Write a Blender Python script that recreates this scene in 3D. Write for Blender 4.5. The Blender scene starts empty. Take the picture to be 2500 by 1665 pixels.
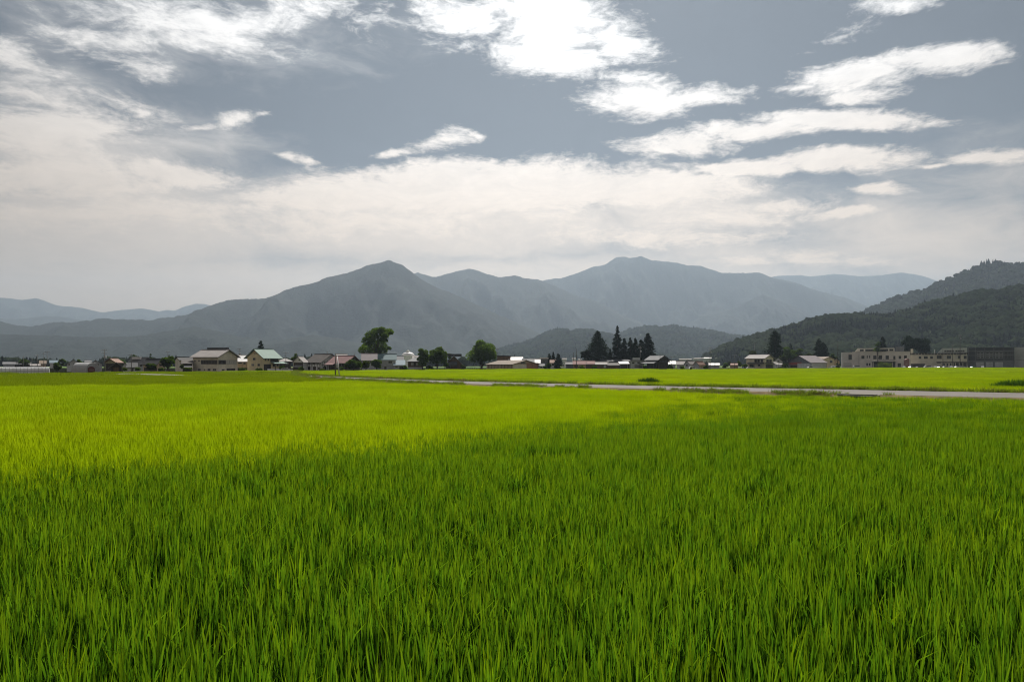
import bpy, bmesh, math, random
import numpy as np
from mathutils import Vector, Matrix, noise as mnoise

# ------------------------------------------------------------------ frame of reference
# metres; the photographer stands at the origin looking along +Y
F = 1667.0          # focal length in photo pixels (24 mm equivalent)
HOR = 889.0         # photo row of the horizon
H = 2.8             # eye height above the paddy floor
RT = 0.60           # rice canopy height
scene = bpy.context.scene
COL = scene.collection
rad = math.radians

# ------------------------------------------------------------------ camera
cam_d = bpy.data.cameras.new("camera")
cam = bpy.data.objects.new("camera", cam_d)
COL.objects.link(cam)
cam.location = (0, 0, H)
cam.rotation_euler = (rad(90), 0, 0)
cam_d.sensor_width = 36.0
cam_d.lens = 36.0 * F / 2500.0
cam_d.shift_y = (HOR - 832.5) / 2500.0
cam_d.clip_start = 0.1
cam_d.clip_end = 60000
scene.camera = cam

# ------------------------------------------------------------------ exposure / render
vs = scene.view_settings
scene.display_settings.display_device = 'sRGB'
vs.view_transform = 'Standard'
vs.look = 'None'
vs.exposure = 0.3
vs.gamma = 1.0
vs.use_curve_mapping = False
scene.render.engine = 'CYCLES'
cy = scene.cycles
cy.max_bounces = 4
cy.diffuse_bounces = 2
cy.glossy_bounces = 2
cy.transmission_bounces = 3
cy.volume_bounces = 0
cy.transparent_max_bounces = 4
cy.use_adaptive_sampling = True
cy.adaptive_threshold = 0.01
cy.adaptive_min_samples = 48
cy.filter_width = 1.1
cy.use_denoising = True
try:
    cy.denoiser = 'OPENIMAGEDENOISE'
    cy.denoising_input_passes = 'RGB_ALBEDO_NORMAL'
    cy.denoising_prefilter = 'ACCURATE'
except Exception:
    pass
cy.sample_clamp_indirect = 4.0
cy.caustics_reflective = False
cy.caustics_refractive = False

# ------------------------------------------------------------------ sun and sky
SUN_EL, SUN_AZ = rad(50), rad(6)      # high, ahead of the camera, a little to the right
sun_d = bpy.data.lights.new("sun", 'SUN')
sun_d.energy = 5.0
sun_d.angle = rad(0.53)
sun_d.color = (1.0, 0.955, 0.88)
sun = bpy.data.objects.new("sun", sun_d)
COL.objects.link(sun)
to_sun = Vector((math.sin(SUN_AZ) * math.cos(SUN_EL), math.cos(SUN_AZ) * math.cos(SUN_EL), math.sin(SUN_EL)))
sun.rotation_euler = to_sun.to_track_quat('Z', 'Y').to_euler()

world = bpy.data.worlds.new("World")
scene.world = world
world.use_nodes = True
world.cycles.sampling_method = 'MANUAL'
world.cycles.sample_map_resolution = 256


class NT:
    """small helper for writing node graphs"""
    def __init__(self, tree):
        self.t = tree
        self.n = tree.nodes
        self.l = tree.links

    def new(self, kind, **kw):
        nd = self.n.new(kind)
        for k, v in kw.items():
            setattr(nd, k, v)
        return nd

    def put(self, sock, val):
        if val is None:
            return
        if isinstance(val, bpy.types.NodeSocket):
            self.l.new(val, sock)
        else:
            sock.default_value = val

    def math(self, op, a, b=None, c=None, clamp=False):
        nd = self.new('ShaderNodeMath', operation=op, use_clamp=clamp)
        self.put(nd.inputs[0], a)
        self.put(nd.inputs[1], b)
        self.put(nd.inputs[2], c)
        return nd.outputs[0]

    def vmath(self, op, a, b=None, c=None):
        nd = self.new('ShaderNodeVectorMath', operation=op)
        self.put(nd.inputs[0], a)
        self.put(nd.inputs[1], b)
        self.put(nd.inputs[2], c)
        return nd.outputs['Value'] if op in ('LENGTH', 'DOT_PRODUCT', 'DISTANCE') else nd.outputs[0]

    def noise(self, vec, scale, detail=4, rough=0.55, dist=0.0, out='Fac'):
        nd = self.new('ShaderNodeTexNoise')
        self.put(nd.inputs['Vector'], vec)
        self.put(nd.inputs['Scale'], scale)
        self.put(nd.inputs['Detail'], detail)
        self.put(nd.inputs['Roughness'], rough)
        self.put(nd.inputs['Distortion'], dist)
        return nd.outputs[out]

    def mix(self, fac, a, b, mode='MIX'):
        nd = self.new('ShaderNodeMix', data_type='RGBA', blend_type=mode)
        self.put(nd.inputs[0], fac)
        self.put(nd.inputs[6], a)
        self.put(nd.inputs[7], b)
        return nd.outputs[2]

    def smooth(self, v, lo, hi, a=0.0, b=1.0):
        nd = self.new('ShaderNodeMapRange', interpolation_type='SMOOTHSTEP')
        self.put(nd.inputs[0], v)
        nd.inputs[1].default_value = lo
        nd.inputs[2].default_value = hi
        nd.inputs[3].default_value = a
        nd.inputs[4].default_value = b
        return nd.outputs[0]


def build_sky():
    g = NT(world.node_tree)
    g.n.clear()
    STR = 0.10
    out = g.new('ShaderNodeOutputWorld')
    bg = g.new('ShaderNodeBackground')
    bg.inputs[1].default_value = STR
    g.l.new(bg.outputs[0], out.inputs[0])
    sky = g.new('ShaderNodeTexSky', sky_type='NISHITA')
    sky.sun_disc = False
    sky.sun_elevation = SUN_EL
    sky.sun_rotation = SUN_AZ
    sky.altitude = 300
    sky.air_density = 1.0
    sky.dust_density = 1.2
    sky.ozone_density = 1.0
    hsv = g.new('ShaderNodeHueSaturation')
    hsv.inputs['Saturation'].default_value = SKY_SAT
    hsv.inputs['Value'].default_value = SKY_VAL
    g.l.new(sky.outputs[0], hsv.inputs['Color'])
    base = hsv.outputs[0]

    tc = g.new('ShaderNodeTexCoord')
    sep = g.new('ShaderNodeSeparateXYZ')
    g.l.new(tc.outputs['Generated'], sep.inputs[0])
    az = g.math('ARCTAN2', sep.outputs[0], sep.outputs[1])
    el = g.math('ARCSINE', sep.outputs[2])
    cmb = g.new('ShaderNodeCombineXYZ')
    g.put(cmb.inputs[0], az)
    g.put(cmb.inputs[1], el)
    c = cmb.outputs[0]
    # stretched cloud grain: longer across than high, finer towards the horizon
    st = g.new('ShaderNodeCombineXYZ')
    g.put(st.inputs[0], g.math('MULTIPLY', az, 1.0))
    g.put(st.inputs[1], g.math('MULTIPLY', el, 2.6))
    s = st.outputs[0]
    wv = g.noise(s, 7.0, 3, 0.5, out='Color')
    wv = g.vmath('SUBTRACT', wv, (0.5, 0.5, 0.5))
    warp = g.vmath('MULTIPLY', wv, (0.085, 0.026, 0.0))
    cw = g.vmath('ADD', c, warp)
    fb = g.noise(g.vmath('ADD', s, g.vmath('MULTIPLY', wv, (0.12, 0.12, 0.0))), 11.0, 7, 0.62)
    micro = g.noise(s, 95.0, 3, 0.6)
    fine = g.noise(g.vmath('ADD', s, g.vmath('MULTIPLY', wv, (0.10, 0.10, 0.0))), 36.0, 5, 0.65)
    lo = g.noise(s, 4.0, 2, 0.55)

    def az_el(px, py):
        dx = (px - 1250) / F
        return math.atan(dx), math.atan((HOR - py) / F / math.sqrt(1 + dx * dx))

    def field(lst):
        acc = None
        for (px, py, hw, hh, rot, wgt) in lst:
            a, e = az_el(px, py)
            cosa = math.cos(a)
            rot = rot - math.degrees(math.atan((HOR - py) / F * math.sin(a)))   # a level streak seen off to one side
            mp = g.new('ShaderNodeMapping', vector_type='TEXTURE')
            g.l.new(cw, mp.inputs[0])
            mp.inputs[1].default_value = (a, e, 0)
            mp.inputs[2].default_value = (0, 0, rad(rot))
            mp.inputs[3].default_value = (hw / F * cosa * cosa, hh / F * cosa, 1)
            ln = g.vmath('LENGTH', mp.outputs[0])
            v = g.math('MULTIPLY_ADD', ln, -wgt, wgt)
            acc = v if acc is None else g.math('MAXIMUM', acc, v)
        return acc

    crisp = field(CLOUDS)
    veil = field(VEIL)
    # the same kind of cloud goes on out of view, cover raised for ambient light
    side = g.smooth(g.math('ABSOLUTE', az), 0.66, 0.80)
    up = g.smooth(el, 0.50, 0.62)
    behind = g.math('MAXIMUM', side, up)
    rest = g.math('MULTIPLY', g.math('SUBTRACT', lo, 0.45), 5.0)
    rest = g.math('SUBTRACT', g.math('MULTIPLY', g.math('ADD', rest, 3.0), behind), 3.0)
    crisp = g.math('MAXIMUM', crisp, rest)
    fbc = g.math('SUBTRACT', fb, 0.5)
    fic = g.math('SUBTRACT', fine, 0.5)
    tex = g.math('ADD', g.math('MULTIPLY', fbc, 1.7), g.math('MULTIPLY', fic, 1.15))
    tex = g.math('ADD', tex, g.math('MULTIPLY', g.math('SUBTRACT', micro, 0.5), 0.55))
    dens = g.smooth(g.math('ADD', crisp, tex), -0.12, 0.74)
    dens = g.math('MULTIPLY', dens, g.math('ADD', 0.92, g.math('MULTIPLY', fbc, 0.35)), clamp=True)
    vd = g.smooth(g.math('ADD', veil, g.math('MULTIPLY', fbc, 1.1)), -0.25, 0.9)
    vd = g.math('MULTIPLY', vd, 0.80)
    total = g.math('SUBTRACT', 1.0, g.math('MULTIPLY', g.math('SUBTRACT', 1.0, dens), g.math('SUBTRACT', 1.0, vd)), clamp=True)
    # clouds are brightest towards the sun, as real forward-scattering cloud is
    dsun = g.vmath('DOT_PRODUCT', tc.outputs['Generated'], tuple(to_sun))
    glow = g.smooth(dsun, 0.50, 0.97)
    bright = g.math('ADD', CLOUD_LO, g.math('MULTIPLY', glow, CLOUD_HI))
    bright = g.math('ADD', bright, g.smooth(dsun, 0.25, -0.45, 0.0, 2.6))   # front-lit cloud opposite the sun, unseen, brightened to lift ambient on walls
    bright = g.math('MULTIPLY', bright, g.math('ADD', 0.92, g.math('MULTIPLY', fic, 0.28)))
    ccol = g.mix(g.smooth(el, 0.06, 0.46), (1.0, 0.765, 0.55, 1), (1.0, 0.965, 0.93, 1))   # low cloud is reddened by the long air path
    ccol = g.vmath('SCALE', ccol, None)
    g.put(ccol.node.inputs['Scale'], bright)
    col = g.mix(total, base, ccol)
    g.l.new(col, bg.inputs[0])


SKY_SAT, SKY_VAL = 0.78, 0.135
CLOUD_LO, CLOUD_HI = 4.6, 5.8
# clouds of the day: bearing and height taken from the photograph (px, py, half width, half height, tilt, weight)
CLOUDS = [
    (1350, 60, 200, 105, -8, 1.2), (1120, 45, 120, 60, -10, .8), (1220, 10, 160, 50, 0, .8), (1350, 140, 170, 55, 0, 1.3), (1490, 105, 110, 60, -10, .9),
    (1560, 245, 140, 52, 0, 1.3), (1690, 235, 150, 27, 2, 1.0), (1490, 235, 90, 32, 10, .7), (1530, 195, 70, 25, 0, .6),
    (2260, 152, 185, 34, 5, 1.4), (2080, 188, 160, 44, 7, 1.2), (2090, 240, 110, 22, 6, .9), (1960, 212, 70, 8, 0, .8),
    (2060, 294, 270, 30, 0, 1.5), (1680, 352, 165, 34, 5, 1.2), (1850, 315, 200, 30, 3, 1.2),
    (2060, 388, 205, 34, 3, 1.4), (1830, 408, 240, 24, 1, 1.2),
    (1200, 460, 480, 72, 0, 2.2), (880, 470, 320, 44, 4, 1.8), (1560, 455, 340, 46, 0, 1.8), (1150, 410, 260, 30, 2, 1.0),
    (140, 320, 300, 68, 0, 1.1), (420, 425, 220, 32, -6, 1.2), (150, 430, 360, 60, 0, 1.0), (330, 275, 120, 24, -18, .7),
    (470, 50, 330, 48, -4, .85), (520, 95, 200, 38, -10, .7), (250, 95, 170, 32, -12, .6), (780, 20, 140, 25, -8, .55),
    (40, 140, 130, 55, -30, .8), (60, 230, 150, 35, -10, .45), (300, 160, 120, 22, -20, .4), (900, 55, 60, 34, 0, .4),
    (560, 298, 55, 16, 0, .8), (600, 292, 50, 13, 0, .7), (650, 288, 45, 8, 0, .55), (480, 312, 60, 9, 4, .5),
    (700, 386, 45, 11, -4, .8), (745, 391, 45, 9, -4, .75), (1085, 340, 80, 24, 16, .8), (970, 372, 75, 10, 6, .8),
    (2420, 380, 170, 24, 5, 1.2), (2280, 404, 60, 9, 8, .8), (2170, 463, 85, 18, 1, 1.2), (2060, 520, 90, 14, 1, 1.2),
    (2210, 5, 100, 22, 5, .9), (2060, 85, 85, 16, 22, .28), (1900, 500, 150, 20, 3, .8), (1760, 535, 190, 26, 4, .8), (1600, 580, 320, 22, 0, .7),
    (1960, 635, 110, 26, 0, .85), (2110, 645, 110, 20, 0, .75), (1820, 640, 90, 12, 0, .6),
    (300, 520, 520, 42, 0, .8), (900, 540, 560, 40, 0, .7),
]
VEIL = [
    (200, 560, 900, 190, 0, 1.3), (1050, 550, 900, 130, 0, 1.3), (1650, 520, 420, 110, 0, 1.0), (200, 380, 500, 120, 0, .8),
    (450, 70, 420, 90, -6, .35), (60, 200, 220, 120, -20, .45), (1800, 620, 500, 50, 0, .6), (60, 620, 500, 110, 0, 1.2), (300, 700, 1100, 130, 0, 1.3), (1350, 690, 1000, 110, 0, 1.1), (2250, 600, 560, 150, 0, .9), (2420, 480, 260, 120, 0, .35)
]
build_sky()


# ------------------------------------------------------------------ helpers
def gp(px, py, z):
    """point on the plane at height z seen at a photo pixel"""
    d = (H - z) * F / (py - HOR)
    return ((px - 1250) / F * d, d, z)


def zat(py, d):
    return H + (HOR - py) * d / F


def xat(px, d):
    return (px - 1250) / F * d


def mesh_obj(name, verts, faces, mats=None, parent=None, smooth=False, loc=None):
    me = bpy.data.meshes.new(name)
    me.from_pydata([tuple(v) for v in verts], [], faces)
    me.update()
    for m in ([mats] if isinstance(mats, bpy.types.Material) else (mats or [])):
        me.materials.append(m)
    if smooth:
        me.polygons.foreach_set('use_smooth', [True] * len(me.polygons))
    o = bpy.data.objects.new(name, me)
    COL.objects.link(o)
    if parent is not None:
        o.parent = parent
    if loc is not None:
        o.location = loc
    return o


def np_mesh(name, V, Q, mat, parent=None, smooth=False, link=True):
    """fast mesh from numpy vertices (n,3) and same-size polygons (m,k)"""
    V = np.asarray(V, np.float32)
    Q = np.asarray(Q, np.int32)
    me = bpy.data.meshes.new(name)
    me.vertices.add(len(V))
    me.vertices.foreach_set('co', V.ravel())
    k = Q.shape[1]
    me.loops.add(Q.size)
    me.loops.foreach_set('vertex_index', Q.ravel())
    me.polygons.add(len(Q))
    me.polygons.foreach_set('loop_start', np.arange(0, Q.size, k, dtype=np.int32))
    me.update(calc_edges=True)
    if smooth:
        me.polygons.foreach_set('use_smooth', [True] * len(Q))
    if mat:
        me.materials.append(mat)
    o = bpy.data.objects.new(name, me)
    if link:
        COL.objects.link(o)
        if parent is not None:
            o.parent = parent
    return o


def tag(o, label=None, cat=None, group=None, kind=None):
    if label:
        o['label'] = label
    if cat:
        o['category'] = cat
    if group:
        o['group'] = group
    if kind:
        o['kind'] = kind
    return o


def empty(name, loc, rz=0.0, label=None, cat=None, group=None):
    o = bpy.data.objects.new(name, None)
    o.empty_display_size = 0.5
    COL.objects.link(o)
    o.location = loc
    o.rotation_euler = (0, 0, rz)
    return tag(o, label, cat, group)


class MB:
    """collects boxes, prisms and tubes into one mesh"""
    def __init__(self):
        self.v = []
        self.f = []

    def add(self, vs, fs):
        b = len(self.v)
        self.v += [tuple(p) for p in vs]
        self.f += [tuple(i + b for i in f) for f in fs]
        return self

    def box(self, x0, x1, y0, y1, z0, z1):
        if x0 > x1: x0, x1 = x1, x0
        if y0 > y1: y0, y1 = y1, y0
        return self.add([(x0, y0, z0), (x1, y0, z0), (x1, y1, z0), (x0, y1, z0), (x0, y0, z1), (x1, y0, z1), (x1, y1, z1), (x0, y1, z1)],
                        [(0, 3, 2, 1), (4, 5, 6, 7), (0, 1, 5, 4), (1, 2, 6, 5), (2, 3, 7, 6), (3, 0, 4, 7)])

    def prism(self, poly, axis, a, b):
        """extrude a closed 2-D outline along an axis ('x': outline is y,z; 'y': outline is x,z; 'z': outline is x,y)"""
        n = len(poly)
        def pt(p, t):
            return {'x': (t, p[0], p[1]), 'y': (p[0], t, p[1]), 'z': (p[0], p[1], t)}[axis]
        vs = [pt(p, a) for p in poly] + [pt(p, b) for p in poly]
        fs = [tuple(range(n)), tuple(range(2 * n - 1, n - 1, -1))]
        fs += [(i, i + n, (i + 1) % n + n, (i + 1) % n) for i in range(n)]
        return self.add(vs, fs)

    def tube(self, pts, radii, n=7, cap=True):
        pts = [Vector(p) for p in pts]
        b = len(self.v)
        for i, p in enumerate(pts):
            d = (pts[min(i + 1, len(pts) - 1)] - pts[max(i - 1, 0)]).normalized()
            u = d.cross(Vector((0.31, 0.95, 0.05))).normalized()
            w = d.cross(u)
            for k in range(n):
                a = 2 * math.pi * k / n
                self.v.append(tuple(p + (u * math.cos(a) + w * math.sin(a)) * radii[i]))
        for i in range(len(pts) - 1):
            for k in range(n):
                self.f.append((b + i * n + k, b + i * n + (k + 1) % n, b + (i + 1) * n + (k + 1) % n, b + (i + 1) * n + k))
        if cap:
            self.f.append(tuple(b + k for k in range(n))[::-1])
            self.f.append(tuple(b + (len(pts) - 1) * n + k for k in range(n)))
        return self

    def build(self, name, mat, parent=None, smooth=False):
        o = mesh_obj(name, self.v, self.f, mat, parent, smooth)
        bm = bmesh.new()
        bm.from_mesh(o.data)
        bmesh.ops.recalc_face_normals(bm, faces=bm.faces)
        bm.to_mesh(o.data)
        bm.free()
        return o


# ------------------------------------------------------------------ materials
MATS = {}


def pbr(name, col, rough=0.7, var=0.25, scale=1.5, metal=0.0, spec=0.5, bump=0.0, stain=None, stretch=(1, 1, 1), coord='Object', bscale=8.0):
    """painted / stained surface: base colour broken up by two octaves of noise"""
    if name in MATS:
        return MATS[name]
    m = bpy.data.materials.new(name)
    m.use_nodes = True
    g = NT(m.node_tree)
    b = g.n['Principled BSDF']
    tc = g.new('ShaderNodeTexCoord')
    v = g.vmath('MULTIPLY', tc.outputs[coord], stretch)
    n1 = g.noise(v, scale, 6, 0.6)
    c = (*col, 1)
    dark = tuple(x * (1 - var) for x in col) + (1,)
    lite = tuple(min(1, x * (1 + var * 0.7)) for x in col) + (1,)
    mix = g.mix(g.smooth(n1, 0.3, 0.7), dark, lite)
    if stain:
        n2 = g.noise(v, scale * 0.35, 5, 0.65, 0.4)
        mix = g.mix(g.smooth(n2, 0.5, 0.72, 0, 0.75), mix, (*stain, 1))
    g.l.new(mix, b.inputs['Base Color'])
    rr = g.math('ADD', rough - 0.08, g.math('MULTIPLY', n1, 0.16))
    g.l.new(rr, b.inputs['Roughness'])
    b.inputs['Metallic'].default_value = metal
    b.inputs['Specular IOR Level'].default_value = spec
    if bump:
        bp = g.new('ShaderNodeBump')
        bp.inputs['Strength'].default_value = bump
        bp.inputs['Distance'].default_value = 0.05
        g.l.new(g.noise(v, bscale, 5, 0.6), bp.inputs['Height'])
        g.l.new(bp.outputs[0], b.inputs['Normal'])
    MATS[name] = m
    return m


def leafmat(name, refl, trans, tmix=0.45, var=0.35, tipcol=None, rough=0.5, spec=0.06, zscale=1.0, patch=None):
    """thin leaf: diffuse + light passing through, with plant-to-plant variation"""
    m = bpy.data.materials.new(name)
    m.use_nodes = True
    g = NT(m.node_tree)
    g.n.remove(g.n['Principled BSDF'])
    out = g.n['Material Output']
    oi = g.new('ShaderNodeObjectInfo')
    tc = g.new('ShaderNodeTexCoord')
    geo = g.new('ShaderNodeNewGeometry')
    r = oi.outputs['Random']
    n1 = g.noise(tc.outputs['Object'], 3.0, 3, 0.6)
    ri = geo.outputs['Random Per Island']
    k = g.math('ADD', g.math('MULTIPLY', r, 0.55), g.math('MULTIPLY', ri, 0.45))
    k = g.math('ADD', 1 - var, g.math('MULTIPLY', k, 2 * var))
    def scaled(c):
        nd = g.new('ShaderNodeVectorMath', operation='SCALE')
        nd.inputs[0].default_value = c
        g.put(nd.inputs['Scale'], k)
        return nd.outputs[0]
    cr, ct = scaled(refl), scaled(trans)
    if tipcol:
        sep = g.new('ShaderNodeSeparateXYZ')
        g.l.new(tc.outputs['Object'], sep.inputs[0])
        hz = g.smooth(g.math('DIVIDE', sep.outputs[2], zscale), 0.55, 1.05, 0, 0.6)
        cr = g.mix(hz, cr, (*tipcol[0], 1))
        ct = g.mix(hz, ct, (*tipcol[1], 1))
    if patch:
        wn = g.noise(geo.outputs['Position'], patch[0], 4, 0.6)
        f = g.smooth(wn, 0.40, 0.66, 0, patch[1])
        cr = g.mix(f, cr, (*patch[2], 1))
        ct = g.mix(f, ct, (*patch[3], 1))
    df = g.new('ShaderNodeBsdfDiffuse')
    g.l.new(cr, df.inputs[0])
    tr = g.new('ShaderNodeBsdfTranslucent')
    g.l.new(ct, tr.inputs[0])
    mx = g.new('ShaderNodeMixShader')
    mx.inputs[0].default_value = tmix
    g.l.new(df.outputs[0], mx.inputs[1])
    g.l.new(tr.outputs[0], mx.inputs[2])
    g.l.new(mx.outputs[0], out.inputs[0])
    return m


def instancer(name, pts, rot, scl, idx, templates, label, cat):
    """one object that scatters the template plants over its points (geometry nodes)"""
    lib = bpy.data.collections.new(name + '_plants')
    for t in templates:
        lib.objects.link(t)
    me = bpy.data.meshes.new(name)
    n = len(pts)
    me.vertices.add(n)
    me.vertices.foreach_set('co', np.asarray(pts, np.float32).ravel())
    me.attributes.new('rot', 'FLOAT_VECTOR', 'POINT').data.foreach_set('vector', np.asarray(rot, np.float32).ravel())
    me.attributes.new('scl', 'FLOAT_VECTOR', 'POINT').data.foreach_set('vector', np.asarray(scl, np.float32).ravel())
    me.attributes.new('idx', 'INT', 'POINT').data.foreach_set('value', np.asarray(idx, np.int32))
    me.update()
    o = bpy.data.objects.new(name, me)
    COL.objects.link(o)
    ng = bpy.data.node_groups.new(name + '_scatter', 'GeometryNodeTree')
    ng.interface.new_socket('Geometry', in_out='INPUT', socket_type='NodeSocketGeometry')
    ng.interface.new_socket('Geometry', in_out='OUTPUT', socket_type='NodeSocketGeometry')
    gi = ng.nodes.new('NodeGroupInput')
    go = ng.nodes.new('NodeGroupOutput')
    ci = ng.nodes.new('GeometryNodeCollectionInfo')
    ci.inputs['Collection'].default_value = lib
    ci.inputs['Separate Children'].default_value = True
    ci.inputs['Reset Children'].default_value = True
    iop = ng.nodes.new('GeometryNodeInstanceOnPoints')
    iop.inputs['Pick Instance'].default_value = True
    def attr(nm, ty):
        a = ng.nodes.new('GeometryNodeInputNamedAttribute')
        a.data_type = ty
        a.inputs['Name'].default_value = nm
        return a.outputs['Attribute']
    L = ng.links.new
    L(gi.outputs[0], iop.inputs['Points'])
    L(ci.outputs[0], iop.inputs['Instance'])
    L(attr('idx', 'INT'), iop.inputs['Instance Index'])
    L(attr('rot', 'FLOAT_VECTOR'), iop.inputs['Rotation'])
    L(attr('scl', 'FLOAT_VECTOR'), iop.inputs['Scale'])
    L(iop.outputs[0], go.inputs[0])
    md = o.modifiers.new('scatter', 'NODES')
    md.node_group = ng
    return tag(o, label, cat, kind='stuff')

# ================================================================== THE LARGE STRUCTURE
def hash2(ix, iy, seed):
    h = (ix.astype(np.int64) * 374761393 + iy.astype(np.int64) * 668265263 + seed * 1442695041) & 0xffffffff
    h = ((h ^ (h >> 13)) * 1274126177) & 0xffffffff
    return ((h ^ (h >> 16)) & 0xffff) / 65535.0


def vnoise(x, y, seed=0):
    ix, iy = np.floor(x), np.floor(y)
    fx, fy = x - ix, y - iy
    fx, fy = fx * fx * (3 - 2 * fx), fy * fy * (3 - 2 * fy)
    a, b = hash2(ix, iy, seed), hash2(ix + 1, iy, seed)
    c, d = hash2(ix, iy + 1, seed), hash2(ix + 1, iy + 1, seed)
    return (a * (1 - fx) + b * fx) * (1 - fy) + (c * (1 - fx) + d * fx) * fy


def fbm(x, y, seed=0, oct=5, gain=0.5):
    s, a, t = 0, 1.0, 0
    for i in range(oct):
        s = s + a * vnoise(x * 2 ** i + i * 17.3, y * 2 ** i - i * 9.1, seed + i)
        t += a
        a *= gain
    return s / t


def spline(pts, n):
    """Catmull-Rom through 2-D or 3-D points"""
    P = np.array(pts, float)
    P = np.vstack([2 * P[0] - P[1], P, 2 * P[-1] - P[-2]])
    out = []
    m = len(P) - 3
    for u in np.linspace(0, m - 1e-6, n):
        i = int(u)
        t = u - i
        p0, p1, p2, p3 = P[i:i + 4]
        out.append(0.5 * (2 * p1 + (p2 - p0) * t + (2 * p0 - 5 * p1 + 4 * p2 - p3) * t * t + (3 * p1 - p0 - 3 * p2 + p3) * t ** 3))
    return np.array(out)


# ---- ground: one sheet to the foot of the farthest range
def ground_material():
    m = bpy.data.materials.new('plain')
    m.use_nodes = True
    g = NT(m.node_tree)
    b = g.n['Principled BSDF']
    geo = g.new('ShaderNodeNewGeometry')
    p = geo.outputs['Position']
    n1 = g.noise(p, 0.012, 4, 0.55)
    n2 = g.noise(p, 0.4, 5, 0.6)
    vor = g.new('ShaderNodeTexVoronoi')
    vor.inputs['Scale'].default_value = 0.016
    g.l.new(p, vor.inputs['Vector'])
    c = g.mix(g.smooth(n1, 0.4, 0.6), (0.085, 0.14, 0.022, 1), (0.055, 0.085, 0.025, 1))
    c = g.mix(0.35, c, vor.outputs['Color'], 'SOFT_LIGHT')
    c = g.mix(g.smooth(n2, 0.5, 0.7, 0, 0.5), c, (0.10, 0.085, 0.05, 1))
    g.l.new(c, b.inputs['Base Color'])
    b.inputs['Roughness'].default_value = 0.95
    b.inputs['Specular IOR Level'].default_value = 0.1
    return m


tag(mesh_obj('ground', [(-9300, -400, 0), (9300, -400, 0), (9300, 10150, 0), (-9300, 10150, 0)], [(0, 1, 2, 3)], ground_material()), 'flat green valley floor beyond the paddies', kind='structure')

MUD = pbr('wet_soil', (0.010, 0.011, 0.006), 0.95, 0.4, 0.8, spec=0.0, coord='Object')
ROADN = [(110, -12, .6), (82, 10, .6), (58, 29, .6)] + [gp(x, y, .6) for x, y in ((2500, 971.5), (2050, 960.5), (1600, 949.2), (1180, 938), (960, 930.2), (800, 922.3), (735, 916.5))] + [(-52, 165, .6), (-60, 190, .6), (-66, 215, .6)]
ROADF = [(120, -6, .6), (92, 15, .6), (66, 36, .6)] + [gp(x, y, .6) for x, y in ((2500, 959.2), (2050, 950.5), (1600, 942.0), (1180, 932), (960, 925.2), (800, 918.7), (735, 914.4))] + [(-55, 172, .6), (-63, 196, .6), (-69, 220, .6)]
rn, rf = spline(ROADN, 120), spline(ROADF, 120)
_o = np.argsort(rn[:, 0])
road_near = lambda x: np.interp(x, rn[_o, 0], rn[_o, 1])
_p = np.argsort(rf[:, 0])
road_far = lambda x: np.interp(x, rf[_p, 0], rf[_p, 1])


def road_material():
    m = bpy.data.materials.new('old_asphalt')
    m.use_nodes = True
    g = NT(m.node_tree)
    b = g.n['Principled BSDF']
    geo = g.new('ShaderNodeNewGeometry')
    p = geo.outputs['Position']
    n1 = g.noise(p, 0.25, 6, 0.65)
    n2 = g.noise(p, 22.0, 3, 0.7)
    c = g.mix(g.smooth(n1, 0.35, 0.65), (0.085, 0.072, 0.060, 1), (0.120, 0.102, 0.086, 1))
    c = g.mix(g.smooth(n2, 0.35, 0.75, 0, 0.35), c, (0.08, 0.07, 0.06, 1))
    g.l.new(c, b.inputs['Base Color'])
    b.inputs['Roughness'].default_value = 0.85
    bp = g.new('ShaderNodeBump')
    bp.inputs['Strength'].default_value = 0.3
    bp.inputs['Distance'].default_value = 0.01
    g.l.new(n2, bp.inputs['Height'])
    g.l.new(bp.outputs[0], b.inputs['Normal'])
    return m


V, Q = [], []
for i in range(120):
    V += [(*rn[i, :2], .6), (*rf[i, :2], .6)]
    if i:
        Q.append((2 * i - 2, 2 * i, 2 * i + 1, 2 * i - 1))
tag(np_mesh('road', V, Q, road_material()), 'narrow grey asphalt road crossing the paddies', kind='structure')


def bank(name, line, side, width, mat, seed, label):
    """earth slope from the road edge down to the paddy"""
    V, Q = [], []
    n = len(line)
    for i in range(n):
        t = line[min(i + 1, n - 1), :2] - line[max(i - 1, 0), :2]
        nrm = np.array([-t[1], t[0]]) / np.linalg.norm(t) * side
        for k in range(7):
            u = k / 6
            j = fbm(np.array([i * .9]), np.array([k * 1.7]), seed)[0] - .5
            w = width * u * (1 + .35 * j)
            V.append((line[i, 0] + nrm[0] * w, line[i, 1] + nrm[1] * w, .597 * (1 - u ** 1.4) + .14 * j * (0 < k < 6) + .002))
        if i:
            for k in range(6):
                a = (i - 1) * 7 + k
                Q.append((a, a + 1, a + 8, a + 7))
    return tag(np_mesh(name, V, Q, mat, smooth=True), label, kind='structure')


SOIL = pbr('dry_bank_soil', (0.13, 0.095, 0.045), 0.95, 0.5, 0.9, spec=0.1, stain=(0.07, 0.085, 0.02), coord='Object')
bank('road_bank', spline(ROADN, 260), 1, 1.9, SOIL, 3, 'dry earth bank on the near side of the road')
bank('road_bank', spline(ROADF, 260), -1, 1.5, SOIL, 5, 'earth bank on the far side of the road')

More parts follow.
